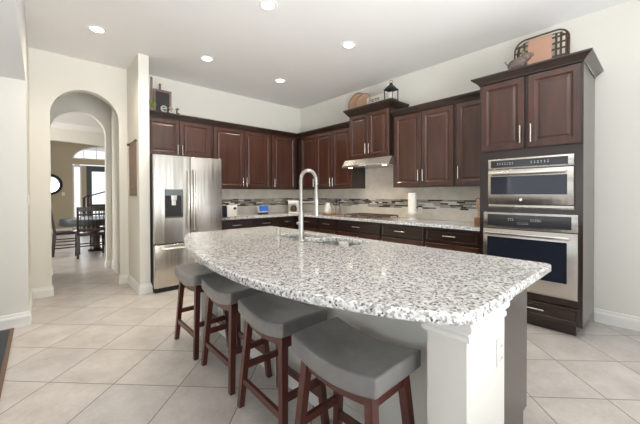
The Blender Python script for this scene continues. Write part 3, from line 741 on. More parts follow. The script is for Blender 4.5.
def rrect(x0, x1, y0, y1, r, n_=6):
    o = []
    for cx_, cy_, a0_ in ((x1 - r, y1 - r, 0), (x0 + r, y1 - r, PI / 2), (x0 + r, y0 + r, PI), (x1 - r, y0 + r, 1.5 * PI)):
        for k in range(n_ + 1): t = a0_ + PI / 2 * k / n_; o.append((cx_ + r * math.cos(t), cy_ + r * math.sin(t)))
    return o
cr = [( -2.14 - 0.03 + 0.03 * math.cos(t), -4.758 + 0.03 * math.sin(t)) for t in [(-PI / 2) + PI / 2 * k / 5 for k in range(6)]]
ISL_OUT = catmull(edge_pts, 5) + cr + [(-2.14, -2.16)]
SX0, SX1 = -2.56, -2.245
holes = [rrect(SX0, SX1, -3.245, -2.84, 0.06), rrect(SX0, SX1, -3.70, -3.275, 0.06)]
ict = curve_slab('island_countertop', [(x + 2.6, y + 3.47) for x, y in ISL_OUT], [[(x + 2.6, y + 3.47) for x, y in h_] for h_ in holes], 0.8745, 0.914, 0.009, M_granite)
ict.location = (-2.6, -3.47, 0)
tag(ict, 'big speckled granite island top with a bowed edge over the stools', 'countertop')

# sink (two bowls under the slab)
sk = empty('kitchen_sink', (-2.40, -3.27, 0.874), 0, 'double-bowl undermount steel sink in the island top', 'sink')
def bowl(y0, y1):
    bm = BM(); x0, x1 = SX0 - 0.004 + 2.40, SX1 + 0.004 + 2.40; y0 += 3.27 - 0.004; y1 += 3.27 + 0.004
    rr = []
    for ins, z_ in ((-0.010, -0.001), (0, -0.001), (0.004, -0.15), (0.03, -0.175), (0.08, -0.178)):
        rr.append([bm.verts.new((x, y, z_)) for x, y in rrect(x0 + ins, x1 - ins, y0 + ins, y1 - ins, max(0.012, 0.06 - ins * 0.3))])
    for A, B in zip(rr, rr[1:]):
        for j in range(len(A)): k = (j + 1) % len(A); bm.faces.new((A[j], A[k], B[k], B[j]))
    bm.faces.new(rr[-1])
    o = finish('bowl', bm, M_sink, sk, True, 50)
    md_ = o.modifiers.new('thick', 'SOLIDIFY'); md_.thickness = 0.0015; md_.offset = -1
    bm = BM(); lathe(bm, [(0, 0), (0.04, 0), (0.042, 0.003), (0, 0.003)], ((x0 + x1) / 2, (y0 + y1) / 2, -0.178), 20); finish('drain', bm, M_chrome, o, True)
bowl(-3.245, -2.84); bowl(-3.70, -3.275)
for nm, (x, y), lab in (('white_cup', (-2.345, -3.085), 'white cup standing in the far bowl of the island sink'), ('white_cup', (-2.315, -3.47), 'white cup standing in the near bowl of the island sink')):
    bm = BM(); lathe(bm, [(0, 0), (0.030, 0), (0.036, 0.02), (0.042, 0.195), (0.038, 0.195), (0.032, 0.02), (0, 0.012)], (0, 0, 0), 24)
    c_ = finish('cup', bm, M_ceramic, None, True); c_.location = (x, y, 0.698); tag(c_, lab, 'cup')
# faucet
fc = empty('kitchen_faucet', (-2.612, -3.30, 0.914), 0, 'tall brushed spring-neck faucet on the island beside the sink', 'faucet')
bm = BM(); lathe(bm, [(0, 0), (0.036, 0), (0.036, 0.006), (0.024, 0.012), (0.024, 0.02)], (0, 0, 0), 24); box(bm, -0.03, 0.03, -0.10, 0.10, 0.0, 0.005, 0.002); finish('base_plate', bm, M_chrome, fc, True)
bm = BM(); tube(bm, [(0, 0, 0.01), (0, 0, 0.22), (0, 0, 0.235), (0, 0, 0.26)], [0.020, 0.020, 0.016, 0.016], 20); finish('body', bm, M_chrome, fc, True)
R_ = 0.078; zt = 0.47
arc = [(0, 0, 0.25), (0, 0, 0.32), (0, 0, zt)] + [(R_ - R_ * math.cos(PI * k / 16), 0, zt + R_ * math.sin(PI * k / 16)) for k in range(1, 17)] + [(2 * R_, 0, 0.36)]
bm = BM(); tube(bm, arc, 0.010, 12); finish('neck', bm, M_chrome, fc, True)
# spring coil round the neck
def sample(P, step):
    P = [Vector(p) for p in P]; out = [P[0]]; carry = 0
    for a, b_ in zip(P, P[1:]):
        L_ = (b_ - a).length; t = step - carry
        while t <= L_: out.append(a + (b_ - a) * (t / L_)); t += step
        carry = L_ - (t - step)
    return out
cp_ = sample(arc, 0.0016); co_ = []
for k, p in enumerate(cp_):
    a, b_ = cp_[max(k - 1, 0)], cp_[min(k + 1, len(cp_) - 1)]; d = (b_ - a).normalized(); s_ = Vector((0, 1, 0)); t_ = d.cross(s_)
    ph = k * 2 * PI / 7.0; co_.append(p + (s_ * math.cos(ph) + t_ * math.sin(ph)) * 0.0128)
bm = BM(); tube(bm, co_, 0.0028, 5); finish('spring', bm, M_chrome, fc, True)
bm = BM(); tube(bm, [(2 * R_, 0, 0.37), (2 * R_, 0, 0.35), (2 * R_, 0, 0.26), (2 * R_, 0, 0.22), (2 * R_, 0, 0.185)], [0.013, 0.018, 0.018, 0.021, 0.021], 18); finish('spray_head', bm, M_chrome, fc, True)
bm = BM(); tube(bm, [(0, 0, 0.30), (2 * R_ - 0.01, 0, 0.30)], 0.006, 10); tube(bm, [(2 * R_, 0, 0.29), (2 * R_, 0, 0.31)], 0.024, 18); finish('holder_arm', bm, M_chrome, fc, True)
bm = BM(); tube(bm, [(0.0, 0.012, 0.13), (0.0, 0.045, 0.135)], 0.011, 12); tube(bm, [(0, 0.040, 0.135), (0.05, 0.05, 0.15)], [0.006, 0.005], 10); finish('lever', bm, M_chrome, fc, True)
# soap dispenser
sd = empty('soap_dispenser', (-2.61, -2.985, 0.914), 0, 'small metal soap dispenser post on the island left of the faucet', 'soap dispenser')
bm = BM(); lathe(bm, [(0, 0), (0.022, 0), (0.022, 0.005), (0.013, 0.008), (0.013, 0.055), (0, 0.055)], seg=20); finish('stem', bm, M_chrome, sd, True)
bm = BM(); tube(bm, [(0, 0, 0.055), (0, 0, 0.078)], 0.015, 16); tube(bm, [(0, 0, 0.070), (0.035, 0, 0.067)], 0.005, 10); finish('pump_head', bm, M_chrome, sd, True)
# outlet on the pilaster
def outlet(name, loc, rz, label, cat, holes=True):
    r = empty(name, loc, rz, label, cat)
    boxo('cover_plate', M_plate, r, -0.036, 0.036, -0.006, 0.0, -0.057, 0.057, 0.002)
    if holes:
        for z_ in (-0.024, 0.024):
            o = boxo('socket', M_plate, r, -0.017, 0.017, -0.009, -0.0055, z_ - 0.014, z_ + 0.014, 0.002)
            bm = BM(); 
            for x in (-0.006, 0.006): box(bm, x - 0.0012, x + 0.0012, -0.0095, -0.0088, z_ - 0.005, z_ + 0.006)
            finish('slots', bm, M_black, o)
    else: boxo('toggle', M_plate, r, -0.015, 0.015, -0.010, -0.0055, -0.032, 0.032, 0.002)
    return r
outlet('power_outlet', (-2.715, -4.725, 0.635), 0, 'white power outlet on the end of the island post', 'outlet')
outlet('power_outlet', (-4.2, -0.385, 0.32), PI / 2, 'white power outlet low on the left wall before the arch', 'outlet')
outlet('light_switch', (-4.2, -0.70, 1.22), PI / 2, 'white light switch on the left wall strip', 'switch', False)
outlet('power_outlet', (-0.013, -2.80, 1.02), RR, 'white power outlet in the backsplash behind the candle', 'outlet')
outlet('light_switch', (-3.53, YF, 1.30), 0, 'white switch plate on the tan entry wall left of the sidelight', 'switch', False)

# ------------------------------------------------------------------ bar stools
def make_stool():
    r = empty('bar_stool')
    W2, D2 = 0.237, 0.156
    def topz(v): return 0.612 + 0.036 * (abs(v) / W2) ** 1.8
    bm = BM(); nu, nv = 22, 12; th = 0.080
    def P(iu, iv, s):
        u = -1 + 2 * iu / nu; v = -1 + 2 * iv / nv
        y = u * W2; x = v * D2 * (1 - 0.02 * u * u)
        z = topz(y)
        if s:
            z += 0.005 * (1 - v * v) - 0.010 * math.exp(-((y / 0.05) ** 2 + (x / 0.03) ** 2))
        else: z -= th - 0.006 * (abs(u) ** 2)
        return (x, y, z)
    T_ = [[bm.verts.new(P(i, j, 1)) for j in range(nv + 1)] for i in range(nu + 1)]
    B_ = [[bm.verts.new(P(i, j, 0)) for j in range(nv + 1)] for i in range(nu + 1)]
    for i in range(nu):
        for j in range(nv):
            bm.faces.new((T_[i][j], T_[i + 1][j], T_[i + 1][j + 1], T_[i][j + 1])); bm.faces.new((B_[i][j], B_[i][j + 1], B_[i + 1][j + 1], B_[i + 1][j]))
    for i in range(nu):
        bm.faces.new((T_[i][0], B_[i][0], B_[i + 1][0], T_[i + 1][0])); bm.faces.new((T_[i][nv], T_[i + 1][nv], B_[i + 1][nv], B_[i][nv]))
    for j in range(nv):
        bm.faces.new((T_[0][j], T_[0][j + 1], B_[0][j + 1], B_[0][j])); bm.faces.new((T_[nu][j], B_[nu][j], B_[nu][j + 1], T_[nu][j + 1]))
    bm.normal_update()
    es = [e for e in bm.edges if len(e.link_faces) == 2 and e.calc_face_angle() > 0.9]
    bmesh.ops.bevel(bm, geom=es, offset=0.011, segments=4, profile=0.5, affect='EDGES')
    finish('seat', bm, M_leather, r, True, 60)
    bm = BM()     # seam piping under the rim
    TX, TY_, FX, FY = 0.104, 0.176, 0.140, 0.228
    HL = 0.019
    for sx_ in (-1, 1):
        for sy in (-1, 1):
            b2 = BM(); ztop = topz(0.19) - 0.078
            frustum(b2, (sx_ * FX, sy * FY, 0.0), (0.0165, 0.0165), (sx_ * TX, sy * TY_, ztop), (HL, HL)); finish('leg', b2, M_stoolwood, r)
    def at(z): t = z / 0.56; return FX + (TX - FX) * t, FY + (TY_ - FY) * t
    # curved aprons under the long sides, straight ones at the ends
    for sx_ in (-1, 1):
        b2 = BM(); n_ = 14; x, y_ = at(0.52)
        ring = []
        for k in range(n_ + 1):
            yy_ = -y_ + 2 * y_ * k / n_; zt_ = topz(yy_) - 0.082; 
            ring.append([b2.verts.new(q) for q in ((sx_ * x - 0.010, yy_, zt_ - 0.045), (sx_ * x + 0.010, yy_, zt_ - 0.045), (sx_ * x + 0.010, yy_, zt_), (sx_ * x - 0.010, yy_, zt_))])
        for A, B in zip(ring, ring[1:]):
            for j in range(4): b2.faces.new((A[j], A[(j + 1) % 4], B[(j + 1) % 4], B[j]))
        b2.faces.new(ring[0][::-1]); b2.faces.new(ring[-1]); finish('apron', b2, M_stoolwood, r)
    for sy in (-1, 1):
        b2 = BM(); x, y_ = at(0.53); box(b2, -x, x, sy * y_ - 0.010, sy * y_ + 0.010, 0.495, 0.548); finish('apron', b2, M_stoolwood, r)
    bm.free()
    for sx_, z_ in ((-1, 0.165), (1, 0.165)):
        b2 = BM(); x, y_ = at(z_); bar(b2, (sx_ * x, -y_, z_), (sx_ * x, y_, z_), 0.020, 0.036); finish('stretcher', b2, M_stoolwood, r)
    for sy in (-1, 1):
        b2 = BM(); x, y_ = at(0.25); bar(b2, (-x, sy * y_, 0.25), (x, sy * y_, 0.25), 0.020, 0.036); finish('stretcher', b2, M_stoolwood, r)
    return r
def copy_tree(o, parent=None):
    c_ = o.copy(); COL.objects.link(c_); c_.parent = parent
    for ch in [x for x in KIDS.get(o.name, [])]: copy_tree(ch, c_)
    return c_
KIDS = {}
def kids_of(o):
    KIDS[o.name] = [x for x in bpy.data.objects if x.parent == o]
    for x in KIDS[o.name]: kids_of(x)
st0 = make_stool(); kids_of(st0)
spots = [(-3.078, -2.52, 0.0, 'grey leather saddle bar stool farthest down the island, nearest the fridge'),
         (-3.062, -3.095, 0.0, 'grey leather saddle bar stool second from the fridge end of the island'),
         (-3.080, -3.70, -0.02, 'grey leather saddle bar stool between the nearest stool and the second from the fridge'),
         (-3.112, -4.283, 0.02, 'grey leather saddle bar stool nearest the viewer, beside the island post')]
for k, (x, y, a, lab) in enumerate(spots):
    o = st0 if k == 0 else copy_tree(st0)
    o.location = (x, y, 0); o.rotation_euler = (0, 0, a); tag(o, lab, 'bar stool', 'bar stools along the island')

# ------------------------------------------------------------------ recessed ceiling lights
labs = ['recessed ceiling light in front of the arch, leftmost of the lit ones', 'recessed ceiling light at the very top edge above the island', 'recessed ceiling light above the fridge side of the room', 'recessed ceiling light nearest the room corner', 'recessed ceiling light in front of the range hood']
def downlight(x, y, lab, first=None):
    r = empty('recessed_ceiling_light', (x, y, H), 0, lab, 'ceiling light', 'recessed ceiling lights')
    bm = BM(); lathe(bm, [(0.062, -0.001), (0.062, -0.006), (0.088, -0.006), (0.092, -0.001)], seg=32); finish('trim_ring', bm, M_trim, r, True)
    bm = BM(); lathe(bm, [(0, -0.0045), (0.062, -0.0045), (0.062, -0.001), (0, -0.001)], seg=32); finish('lamp_lens', bm, M_lens, r)
    L = bpy.data.lights.new('downlight_lamp', 'SPOT'); L.energy = 62; L.color = (1, 0.88, 0.70); L.spot_size = 2.6; L.spot_blend = 0.9; L.shadow_soft_size = 0.07
    o = bpy.data.objects.new('downlight_lamp', L); COL.objects.link(o); o.parent = r; o.location = (0, 0, -0.02)
for (x, y), lab in zip(((-3.634, -1.058), (-2.485, -2.651), (-2.455, -1.123), (-1.278, -1.10), (-1.327, -2.62)), labs): downlight(x, y, lab)

# ------------------------------------------------------------------ things on the perimeter counter
# toaster oven / bread box by the fridge
to = empty('toaster', (-1.93, -0.50, 0.914), 0, 'white and dark steel toaster on the counter tight beside the fridge', 'toaster')
boxo('body', M_ceramic, to, -0.02, 0.15, -0.13, 0.15, 0.008, 0.19, 0.012, 3); boxo('front_panel', M_glass, to, -0.135, -0.022, -0.13, 0.15, 0.008, 0.185, 0.008)
boxo('side_panel', M_steel, to, -0.155, -0.137, -0.13, 0.15, 0.008, 0.185, 0.004)
bm = BM(); tube(bm, [(-0.12, 0.0, 0.18), (-0.09, 0.0, 0.225), (-0.02, 0.0, 0.225), (0.07, 0, 0.185)], 0.012, 10); finish('lid_handle', bm, M_black, to, True)
bm = BM(); tube(bm, [(0.10, -0.13, 0.14), (0.10, -0.15, 0.14)], 0.02, 18); finish('knob', bm, M_black, to, True)
bm = BM(); [box(bm, x - 0.01, x + 0.01, y - 0.01, y + 0.01, 0, 0.010) for x in (-0.13, 0.13) for y in (-0.11, 0.13)]; finish('feet', bm, M_black, to)
# blue screen on a stand
sc = empty('smart_display', (-1.035, -0.20, 0.914), 0.15, 'small display with a bright blue screen on the back counter', 'display')
bm = BM(); rings_face(bm, -0.125, 0.125, 0.02, 0.155, [(0, -0.01), (0.006, -0.016)], 0.012)
bmesh.ops.rotate(bm, verts=bm.verts, cent=(0, 0, 0.02), matrix=Matrix.Rotation(-0.25, 3, 'X')); finish('case', bm, M_case, sc)
bm = BM(); box(bm, -0.10, 0.112, -0.019, -0.0165, 0.045, 0.140); bmesh.ops.rotate(bm, verts=bm.verts, cent=(0, 0, 0.02), matrix=Matrix.Rotation(-0.25, 3, 'X')); finish('screen', bm, M_blue, sc)
boxo('stand', M_black, sc, -0.09, 0.09, -0.03, 0.06, 0.0, 0.022, 0.004)
# coffee machine in the corner
cm = empty('coffee_maker', (-0.50, -0.42, 0.914), -0.7, 'pale coffee machine in the corner of the counter seen behind the faucet', 'coffee maker')
boxo('base', M_ceramic, cm, -0.10, 0.10, -0.15, 0.10, 0.0, 0.03, 0.008); boxo('tank', M_ceramic, cm, -0.10, 0.10, 0.02, 0.10, 0.03, 0.24, 0.008); boxo('top', M_ceramic, cm, -0.10, 0.10, -0.14, 0.10, 0.17, 0.245, 0.012)
bm = BM(); lathe(bm, [(0, 0), (0.05, 0), (0.062, 0.03), (0.06, 0.07), (0.045, 0.10), (0.045, 0.115), (0, 0.115)], (0, -0.06, 0.032), 24); cf = finish('carafe', bm, mat('coffee_glass', (0.10, 0.05, 0.03), 0.08), cm, True)
# white jug and board
jb = empty('cutting_board', (-0.31, -1.25, 0.914), 0.1, 'round wooden board lying left of the cooktop under the white jug', 'cutting board')
bm = BM(); lathe(bm, [(0, 0), (0.15, 0), (0.155, 0.006), (0.155, 0.014), (0.15, 0.02), (0, 0.02)], seg=40); finish('board', bm, M_board, jb, True)
bm = BM(); box(bm, -0.02, 0.02, -0.25, -0.14, 0.003, 0.017, 0.004); finish('grip', bm, M_board, jb)
ju = empty('white_jug', (-0.33, -1.185, 0.934), 0.4, 'white ceramic jug standing on the round wooden board', 'jug')
bm = BM(); lathe(bm, [(0, 0), (0.055, 0), (0.066, 0.03), (0.062, 0.09), (0.045, 0.14), (0.034, 0.165), (0.038, 0.185), (0.033, 0.185), (0.028, 0.165), (0, 0.15)], seg=28); finish('body', bm, M_ceramic, ju, True)
bm = BM(); tube(bm, [(0.03, -0.02, 0.17), (0.075, -0.05, 0.16), (0.085, -0.057, 0.10), (0.055, -0.037, 0.05)], 0.007, 8); finish('handle', bm, M_ceramic, ju, True)
uc = empty('utensil_crock', (-0.22, -1.33, 0.934), 0, 'small grey utensil crock behind the white jug by the cooktop', 'crock')
bm = BM(); lathe(bm, [(0, 0), (0.045, 0), (0.05, 0.01), (0.05, 0.13), (0.045, 0.13), (0.043, 0.012), (0, 0.012)], seg=24); finish('crock', bm, M_galv, uc, True)
for k in range(4):
    a = k * 1.6; e = (0.03 * math.cos(a), 0.03 * math.sin(a)); bm = BM()
    tube(bm, [(0.02 * math.cos(a + 2), 0.02 * math.sin(a + 2), 0.014), (e[0] * 1.3, e[1] * 1.3, 0.20), (e[0] * 1.6, e[1] * 1.6, 0.25)], [0.004, 0.004, 0.014], 8); finish('utensil', bm, M_black, uc, True)
# candle on stand
cs = empty('candle_holder', (-0.30, -2.845, 0.914), 0, 'white pedestal candle holder on the counter right of the cooktop', 'candle holder')
bm = BM(); lathe(bm, [(0, 0), (0.075, 0), (0.078, 0.008), (0.05, 0.02), (0.026, 0.04), (0.026, 0.055), (0.06, 0.08), (0.088, 0.092), (0.088, 0.102), (0, 0.102)], seg=36); finish('stand', bm, M_ceramic, cs, True)
cn = empty('pillar_candle', (-0.30, -2.845, 1.0165), 0, 'tall white pillar candle on the pedestal holder', 'candle')
bm = BM(); lathe(bm, [(0, 0), (0.056, 0), (0.056, 0.262), (0.052, 0.268), (0.02, 0.262), (0, 0.260)], seg=32); finish('wax', bm, M_wax, cn, True)
bm = BM(); tube(bm, [(0, 0, 0.258), (0.002, 0, 0.276)], 0.0015, 6); finish('wick', bm, M_black, cn)
# bottle / wooden holder against the tower
wp = empty('wooden_holder', (-0.42, -3.765, 0.914), 0, 'small brown wooden block on the counter beside the oven tower', 'holder')
boxo('block', M_board, wp, -0.04, 0.04, -0.035, 0.035, 0.0, 0.09, 0.004)
ut = empty('serving_paddle', (-0.42, -3.765, 1.004), 0, 'pale wooden paddle with a looped dark cord standing in the brown block', 'paddle')
bm = BM(); bar(bm, (0, 0, 0.0), (0, 0.004, 0.15), 0.018, 0.012); box(bm, -0.006, 0.006, -0.022, 0.028, 0.10, 0.20, 0.004); finish('blade', bm, mat('pale_wood', (0.62, 0.42, 0.30), 0.5), ut)
bm = BM(); tube(bm, [(0.004, 0.01 + 0.028 * math.cos(t), 0.185 + 0.03 * math.sin(t)) for t in [PI * k / 10 for k in range(11)]], 0.004, 6); finish('cord', bm, M_black, ut)

# ------------------------------------------------------------------ decor on top of the cabinets
def lean(o, ang): o.rotation_euler = (o.rotation_euler[0], ang, o.rotation_euler[2])
# two round trays on the raised cabinet
for k, (x, y, r_, lab) in enumerate(((-0.13, -1.67, 0.185, 'larger round woven tray leaning on the wall, left of the pair above the hood'), (-0.19, -1.865, 0.150, 'smaller round woven tray overlapping the larger one above the hood'))):
    t_ = empty('woven_tray', (x, y, 2.606), 0, lab, 'tray', 'round woven trays above the hood')
    bm = BM(); tube(bm, [(0.0, r_ * math.cos(2 * PI * q / 40), r_ + 0.010 + r_ * math.sin(2 * PI * q / 40)) for q in range(40)], 0.010, 8, closed=True); finish('rim', bm, M_rim, t_, True)
    bm = BM(); A = [bm.verts.new((0.004, r_ * math.cos(2 * PI * q / 40), r_ * math.sin(2 * PI * q / 40))) for q in range(40)]; B = [bm.verts.new((-0.002, v_.co.y, v_.co.z)) for v_ in A]
    bm.faces.new(A); bm.faces.new(B[::-1])
    for q in range(40): bm.faces.new((A[q], A[(q + 1) % 40], B[(q + 1) % 40], B[q]))
    o = finish('woven_base', bm, M_basket, t_); o.location = (0, 0, r_ + 0.010)
    t_.rotation_euler = (0, 0.14, 0)
# sign board
sg = empty('sign_board', (-0.27, -2.03, 2.606), RR, 'long whitewashed sign board with dark script, above the hood beside the trays', 'sign')
boxo('board', M_signw, sg, 0.0, 0.36, -0.012, 0.012, 0.0, 0.17, 0.003)
text_mesh('lettering', 'Farm', 0.10, 0.001, M_ink, sg, Matrix.Translation((0.03, -0.0135, 0.085)) @ Matrix.Rotation(PI / 2, 4, 'X'), 0.35)
# lantern
ln = empty('candle_lantern', (-0.34, -2.53, 2.606), 0.0, 'black metal candle lantern at the right end of the raised cabinet', 'lantern')
h_ = 0.055*1.5
bm = BM(); box(bm, -0.09, 0.09, -0.09, 0.09, 0.0, 0.018, 0.003)
finish('base', bm, M_bronze, ln)
bm = BM()
for sx_ in (-1, 1):
    for sy in (-1, 1): box(bm, sx_ * 0.078 - 0.006, sx_ * 0.078 + 0.006, sy * 0.078 - 0.006, sy * 0.078 + 0.006, 0.018, 0.19)
for z_ in (0.022, 0.186): 
    for s_ in (-1, 1): box(bm, -0.08, 0.08, s_ * 0.078 - 0.005, s_ * 0.078 + 0.005, z_ - 0.004, z_ + 0.004); box(bm, s_ * 0.078 - 0.005, s_ * 0.078 + 0.005, -0.08, 0.08, z_ - 0.004, z_ + 0.004)
finish('cage', bm, M_lantern, ln)
bm = BM(); frustum(bm, (0, 0, 0.19), (0.093, 0.093), (0, 0, 0.275), (0.022, 0.022)); box(bm, -0.018, 0.018, -0.018, 0.018, 0.275, 0.30); finish('roof', bm, M_lantern, ln)
bm = BM(); tube(bm, [(0, 0.026 * math.cos(2 * PI * k / 20), 0.325 + 0.026 * math.sin(2 * PI * k / 20)) for k in range(20)], 0.004, 6, closed=True); finish('ring', bm, M_lantern, ln)
ln.scale = (0.86,) * 3
lc = empty('lantern_candle', (-0.34, -2.53, 2.6225), 0, 'cream candle inside the black lantern', 'candle')
bm = BM(); lathe(bm, [(0, 0), (0.035, 0), (0.035, 0.11), (0, 0.108)], seg=20); finish('wax', bm, M_wax, lc, True)
bm = BM()
for k in range(26):
    a = random.uniform(0, 2 * PI); r_ = random.uniform(0.042, 0.062); x, y, z_ = r_ * math.cos(a), r_ * math.sin(a), random.uniform(0.006, 0.03)
    q = [bm.verts.new((x + random.uniform(-0.014, 0.014), y + random.uniform(-0.014, 0.014), max(0.001, z_ + random.uniform(-0.012, 0.016)))) for _ in range(3)]; bm.faces.new(q)
finish('greenery', bm, M_leaf, lc)
# tobacco basket on the oven tower
tb = empty('copper_panel_basket', (-0.16, -4.285, 2.478), RR, 'rounded dark metal basket tray with a pale copper panel on top of the oven tower', 'basket')
bw, bh, br = 0.48, 0.475, 0.11
def tpt(x, z_): return (x, 0.0, z_)
rr_ = rrect(-bw / 2, bw / 2, 0.009, bh, br, 8)
bm = BM(); tube(bm, [(x, -0.03, z_) for x, z_ in rr_], 0.009, 8, closed=True); tube(bm, [(x * 0.93, 0.0, 0.02 + z_ * 0.92) for x, z_ in rr_], 0.006, 8, closed=True); finish('rim', bm, M_bronze, tb, True)
bm = BM(); box(bm, -0.12, 0.095, -0.008, -0.002, 0.02, bh - 0.012); finish('copper_panel', bm, M_copper, tb)
for x in (-0.205, -0.155, 0.130, 0.170, 0.215):
    lo_z = 0.045 if abs(x) > 0.20 else 0.022
    boxo('upright_strap', M_bronze, tb, x - 0.010, x + 0.010, -0.012, -0.009, lo_z, bh - lo_z)
for k, z_ in enumerate((0.07, 0.14, 0.21, 0.28, 0.35, 0.41)):
    for xa_, xb_ in ((-0.238, -0.12), (0.095, 0.238)): boxo('cross_strap', M_bronze, tb, xa_, xb_, -0.006 - 0.010 * (k % 2), -0.004 - 0.010 * (k % 2), z_ - 0.010, z_ + 0.010)
tb.rotation_euler = (-0.10, 0, RR)
# pig figurine
pg = empty('pig_figurine', (-0.58, -4.185, 2.4785), -PI / 2, 'grey pig figurine with ochre ear sitting in front of the copper basket', 'figurine')
bm = BM()
def blob(c_, s_, seg=18, rot=None):
    g = bmesh.ops.create_uvsphere(bm, u_segments=seg, v_segments=12, radius=1.0)
    M = Matrix.Translation(c_) @ (rot or Matrix.Identity(4)) @ Matrix.Diagonal((*s_, 1)); bmesh.ops.transform(bm, matrix=M, verts=g['verts'])
blob((0.0, 0, 0.075), (0.085, 0.055, 0.06)); blob((0.075, 0, 0.125), (0.05, 0.042, 0.045)); blob((0.118, 0, 0.135), (0.03, 0.024, 0.022)); blob((0.04, 0, 0.10), (0.055, 0.045, 0.05))
for x in (-0.05, 0.05):
    for y in (-0.03, 0.03): tube(bm, [(x, y, 0.06), (x, y, 0.0)], [0.02, 0.015], 10)
tube(bm, [(-0.08, 0, 0.09), (-0.10, 0.01, 0.11), (-0.098, -0.01, 0.12), (-0.11, 0, 0.13)], 0.005, 6)
mw_ = finish('body', bm, M_pig, pg, True, 80); pg.scale = (0.98,) * 3
for s_, mt in ((-1, M_ochre), (1, M_pig)):
    bm = BM(); q = [bm.verts.new(p) for p in ((0.05, s_ * 0.02, 0.155), (0.085, s_ * 0.04, 0.155), (0.055, s_ * 0.048, 0.205), (0.062, s_ * 0.018, 0.162))]
    for f in ((0, 1, 2), (1, 3, 2), (3, 0, 2), (0, 3, 1)): bm.faces.new([q[k] for k in f])
    finish('ear', bm, mt, pg)
# bigger ochre/dark curl seen at the pig's left
# decor above the fridge
cb = empty('chalkboard_easel', (-2.745, -0.17, 2.449), 0, 'framed chalkboard with two posts on top of the cabinet over the fridge', 'chalkboard')
bm = BM(); 
for a in ((-0.125, -0.095, 0.0, 0.375), (0.095, 0.125, 0.0, 0.375), (-0.095, 0.095, 0.345, 0.375), (-0.095, 0.095, 0.0, 0.03)): box(bm, a[0], a[1], -0.012, 0.012, a[2], a[3])
finish('frame', bm, M_chframe, cb); boxo('slate', M_chalk, cb, -0.095, 0.095, -0.004, 0.004, 0.03, 0.345)
for x, h2 in ((-0.14, 0.545), (-0.025, 0.47)):
    bm = BM(); box(bm, x - 0.012, x + 0.012, 0.014, 0.034, 0.0, h2 - 0.025); lathe(bm, [(0, 0), (0.014, 0.004), (0.018, 0.018), (0.010, 0.032), (0, 0.034)], (x, 0.024, h2 - 0.028), 12); finish('post', bm, M_chframe, cb, True)
lt = empty('word_letters', (-2.835, -0.385, 2.449), 0, 'metal word letters in front of the chalkboard over the fridge', 'letters')
for ch_, x, mt, sz in (('e', 0.0, M_galv, 0.20), ('a', 0.11, M_galv, 0.185), ('t', 0.205, M_rust, 0.175)):
    text_mesh('letter', ch_, sz, 0.012, mt, lt, Matrix.Translation((x, 0, 0.004)) @ Matrix.Rotation(PI / 2, 4, 'X'))
pp = empty('potted_plant', (-2.93, -0.25, 2.449), 0, 'small bright green plant in a pot at the left end over the fridge', 'plant')
bm = BM(); lathe(bm, [(0, 0), (0.035, 0), (0.045, 0.06), (0.04, 0.06), (0, 0.05)], seg=20); finish('pot', bm, M_pot, pp, True)
bm = BM()
for k in range(90):
    a = random.uniform(0, 2 * PI); e_ = random.uniform(0.1, 1.4); r_ = random.uniform(0.03, 0.085)
    c_ = Vector((r_ * math.cos(a) * math.cos(e_), r_ * math.sin(a) * math.cos(e_), 0.085 + 1.2 * r_ * math.sin(e_)))
    d1_ = Vector((random.uniform(-1, 1), random.uniform(-1, 1), random.uniform(-0.4, 1))).normalized(); d2_ = d1_.orthogonal().normalized()
    q = [bm.verts.new(c_ + v_) for v_ in (d1_ * 0.028, d2_ * 0.011, -d1_ * 0.020, -d2_ * 0.011)]; bm.faces.new(q)
tube(bm, [(0, 0, 0.045), (0, 0, 0.12)], 0.004, 6)
finish('foliage', bm, M_leaf, pp)
# wall hanging on the wing wall (hall side)
wh = empty('woven_hanging', (-3.170, -0.40, 1.26), 0, 'narrow woven hanging on a rod on the side of the white wing wall', 'wall hanging')
bm = BM(); box(bm, -0.012, -0.001, -0.15, 0.17, 0.02, 0.70); finish('textile', bm, M_tapestry, wh)
bm = BM(); tube(bm, [(-0.02, -0.19, 0.71), (-0.02, 0.21, 0.71)], 0.010, 10); tube(bm, [(-0.02, 0.21, 0.71), (-0.02, 0.24, 0.71)], 0.018, 10); tube(bm, [(-0.02, -0.22, 0.71), (-0.02, -0.19, 0.71)], 0.018, 10)
for y in (-0.12, 0.14): tube(bm, [(-0.001, y, 0.71), (-0.02, y, 0.71)], 0.006, 8)
finish('rod', bm, M_bronze, wh, True)
bm = BM(); 
for y in (-0.16, 0.18): box(bm, -0.016, -0.001, y - 0.012, y + 0.012, 0.0, 0.70)
box(bm, -0.016, -0.001, -0.17, 0.19, 0.0, 0.02); finish('border', bm, M_chframe, wh)

# ------------------------------------------------------------------ rug at the left
rg = empty('floor_mat', (-4.30, -1.03, 0), 0, 'dark slate floor mat with brown binding at the lower left edge', 'mat')
bm = BM(); box(bm, -1.15, -0.026, -1.95, -0.026, 0.0005, 0.009); finish('mat', bm, M_rug, rg)
bm = BM()
for a in ((-1.18, 0, -0.026, 0), (-1.18, 0, -1.976, -1.95), (-1.18, -1.154, -1.95, -0.026), (-0.026, 0, -1.95, -0.026)): box(bm, a[0], a[1], a[2], a[3], 0.0005, 0.012)
finish('binding', bm, M_rugedge, rg)

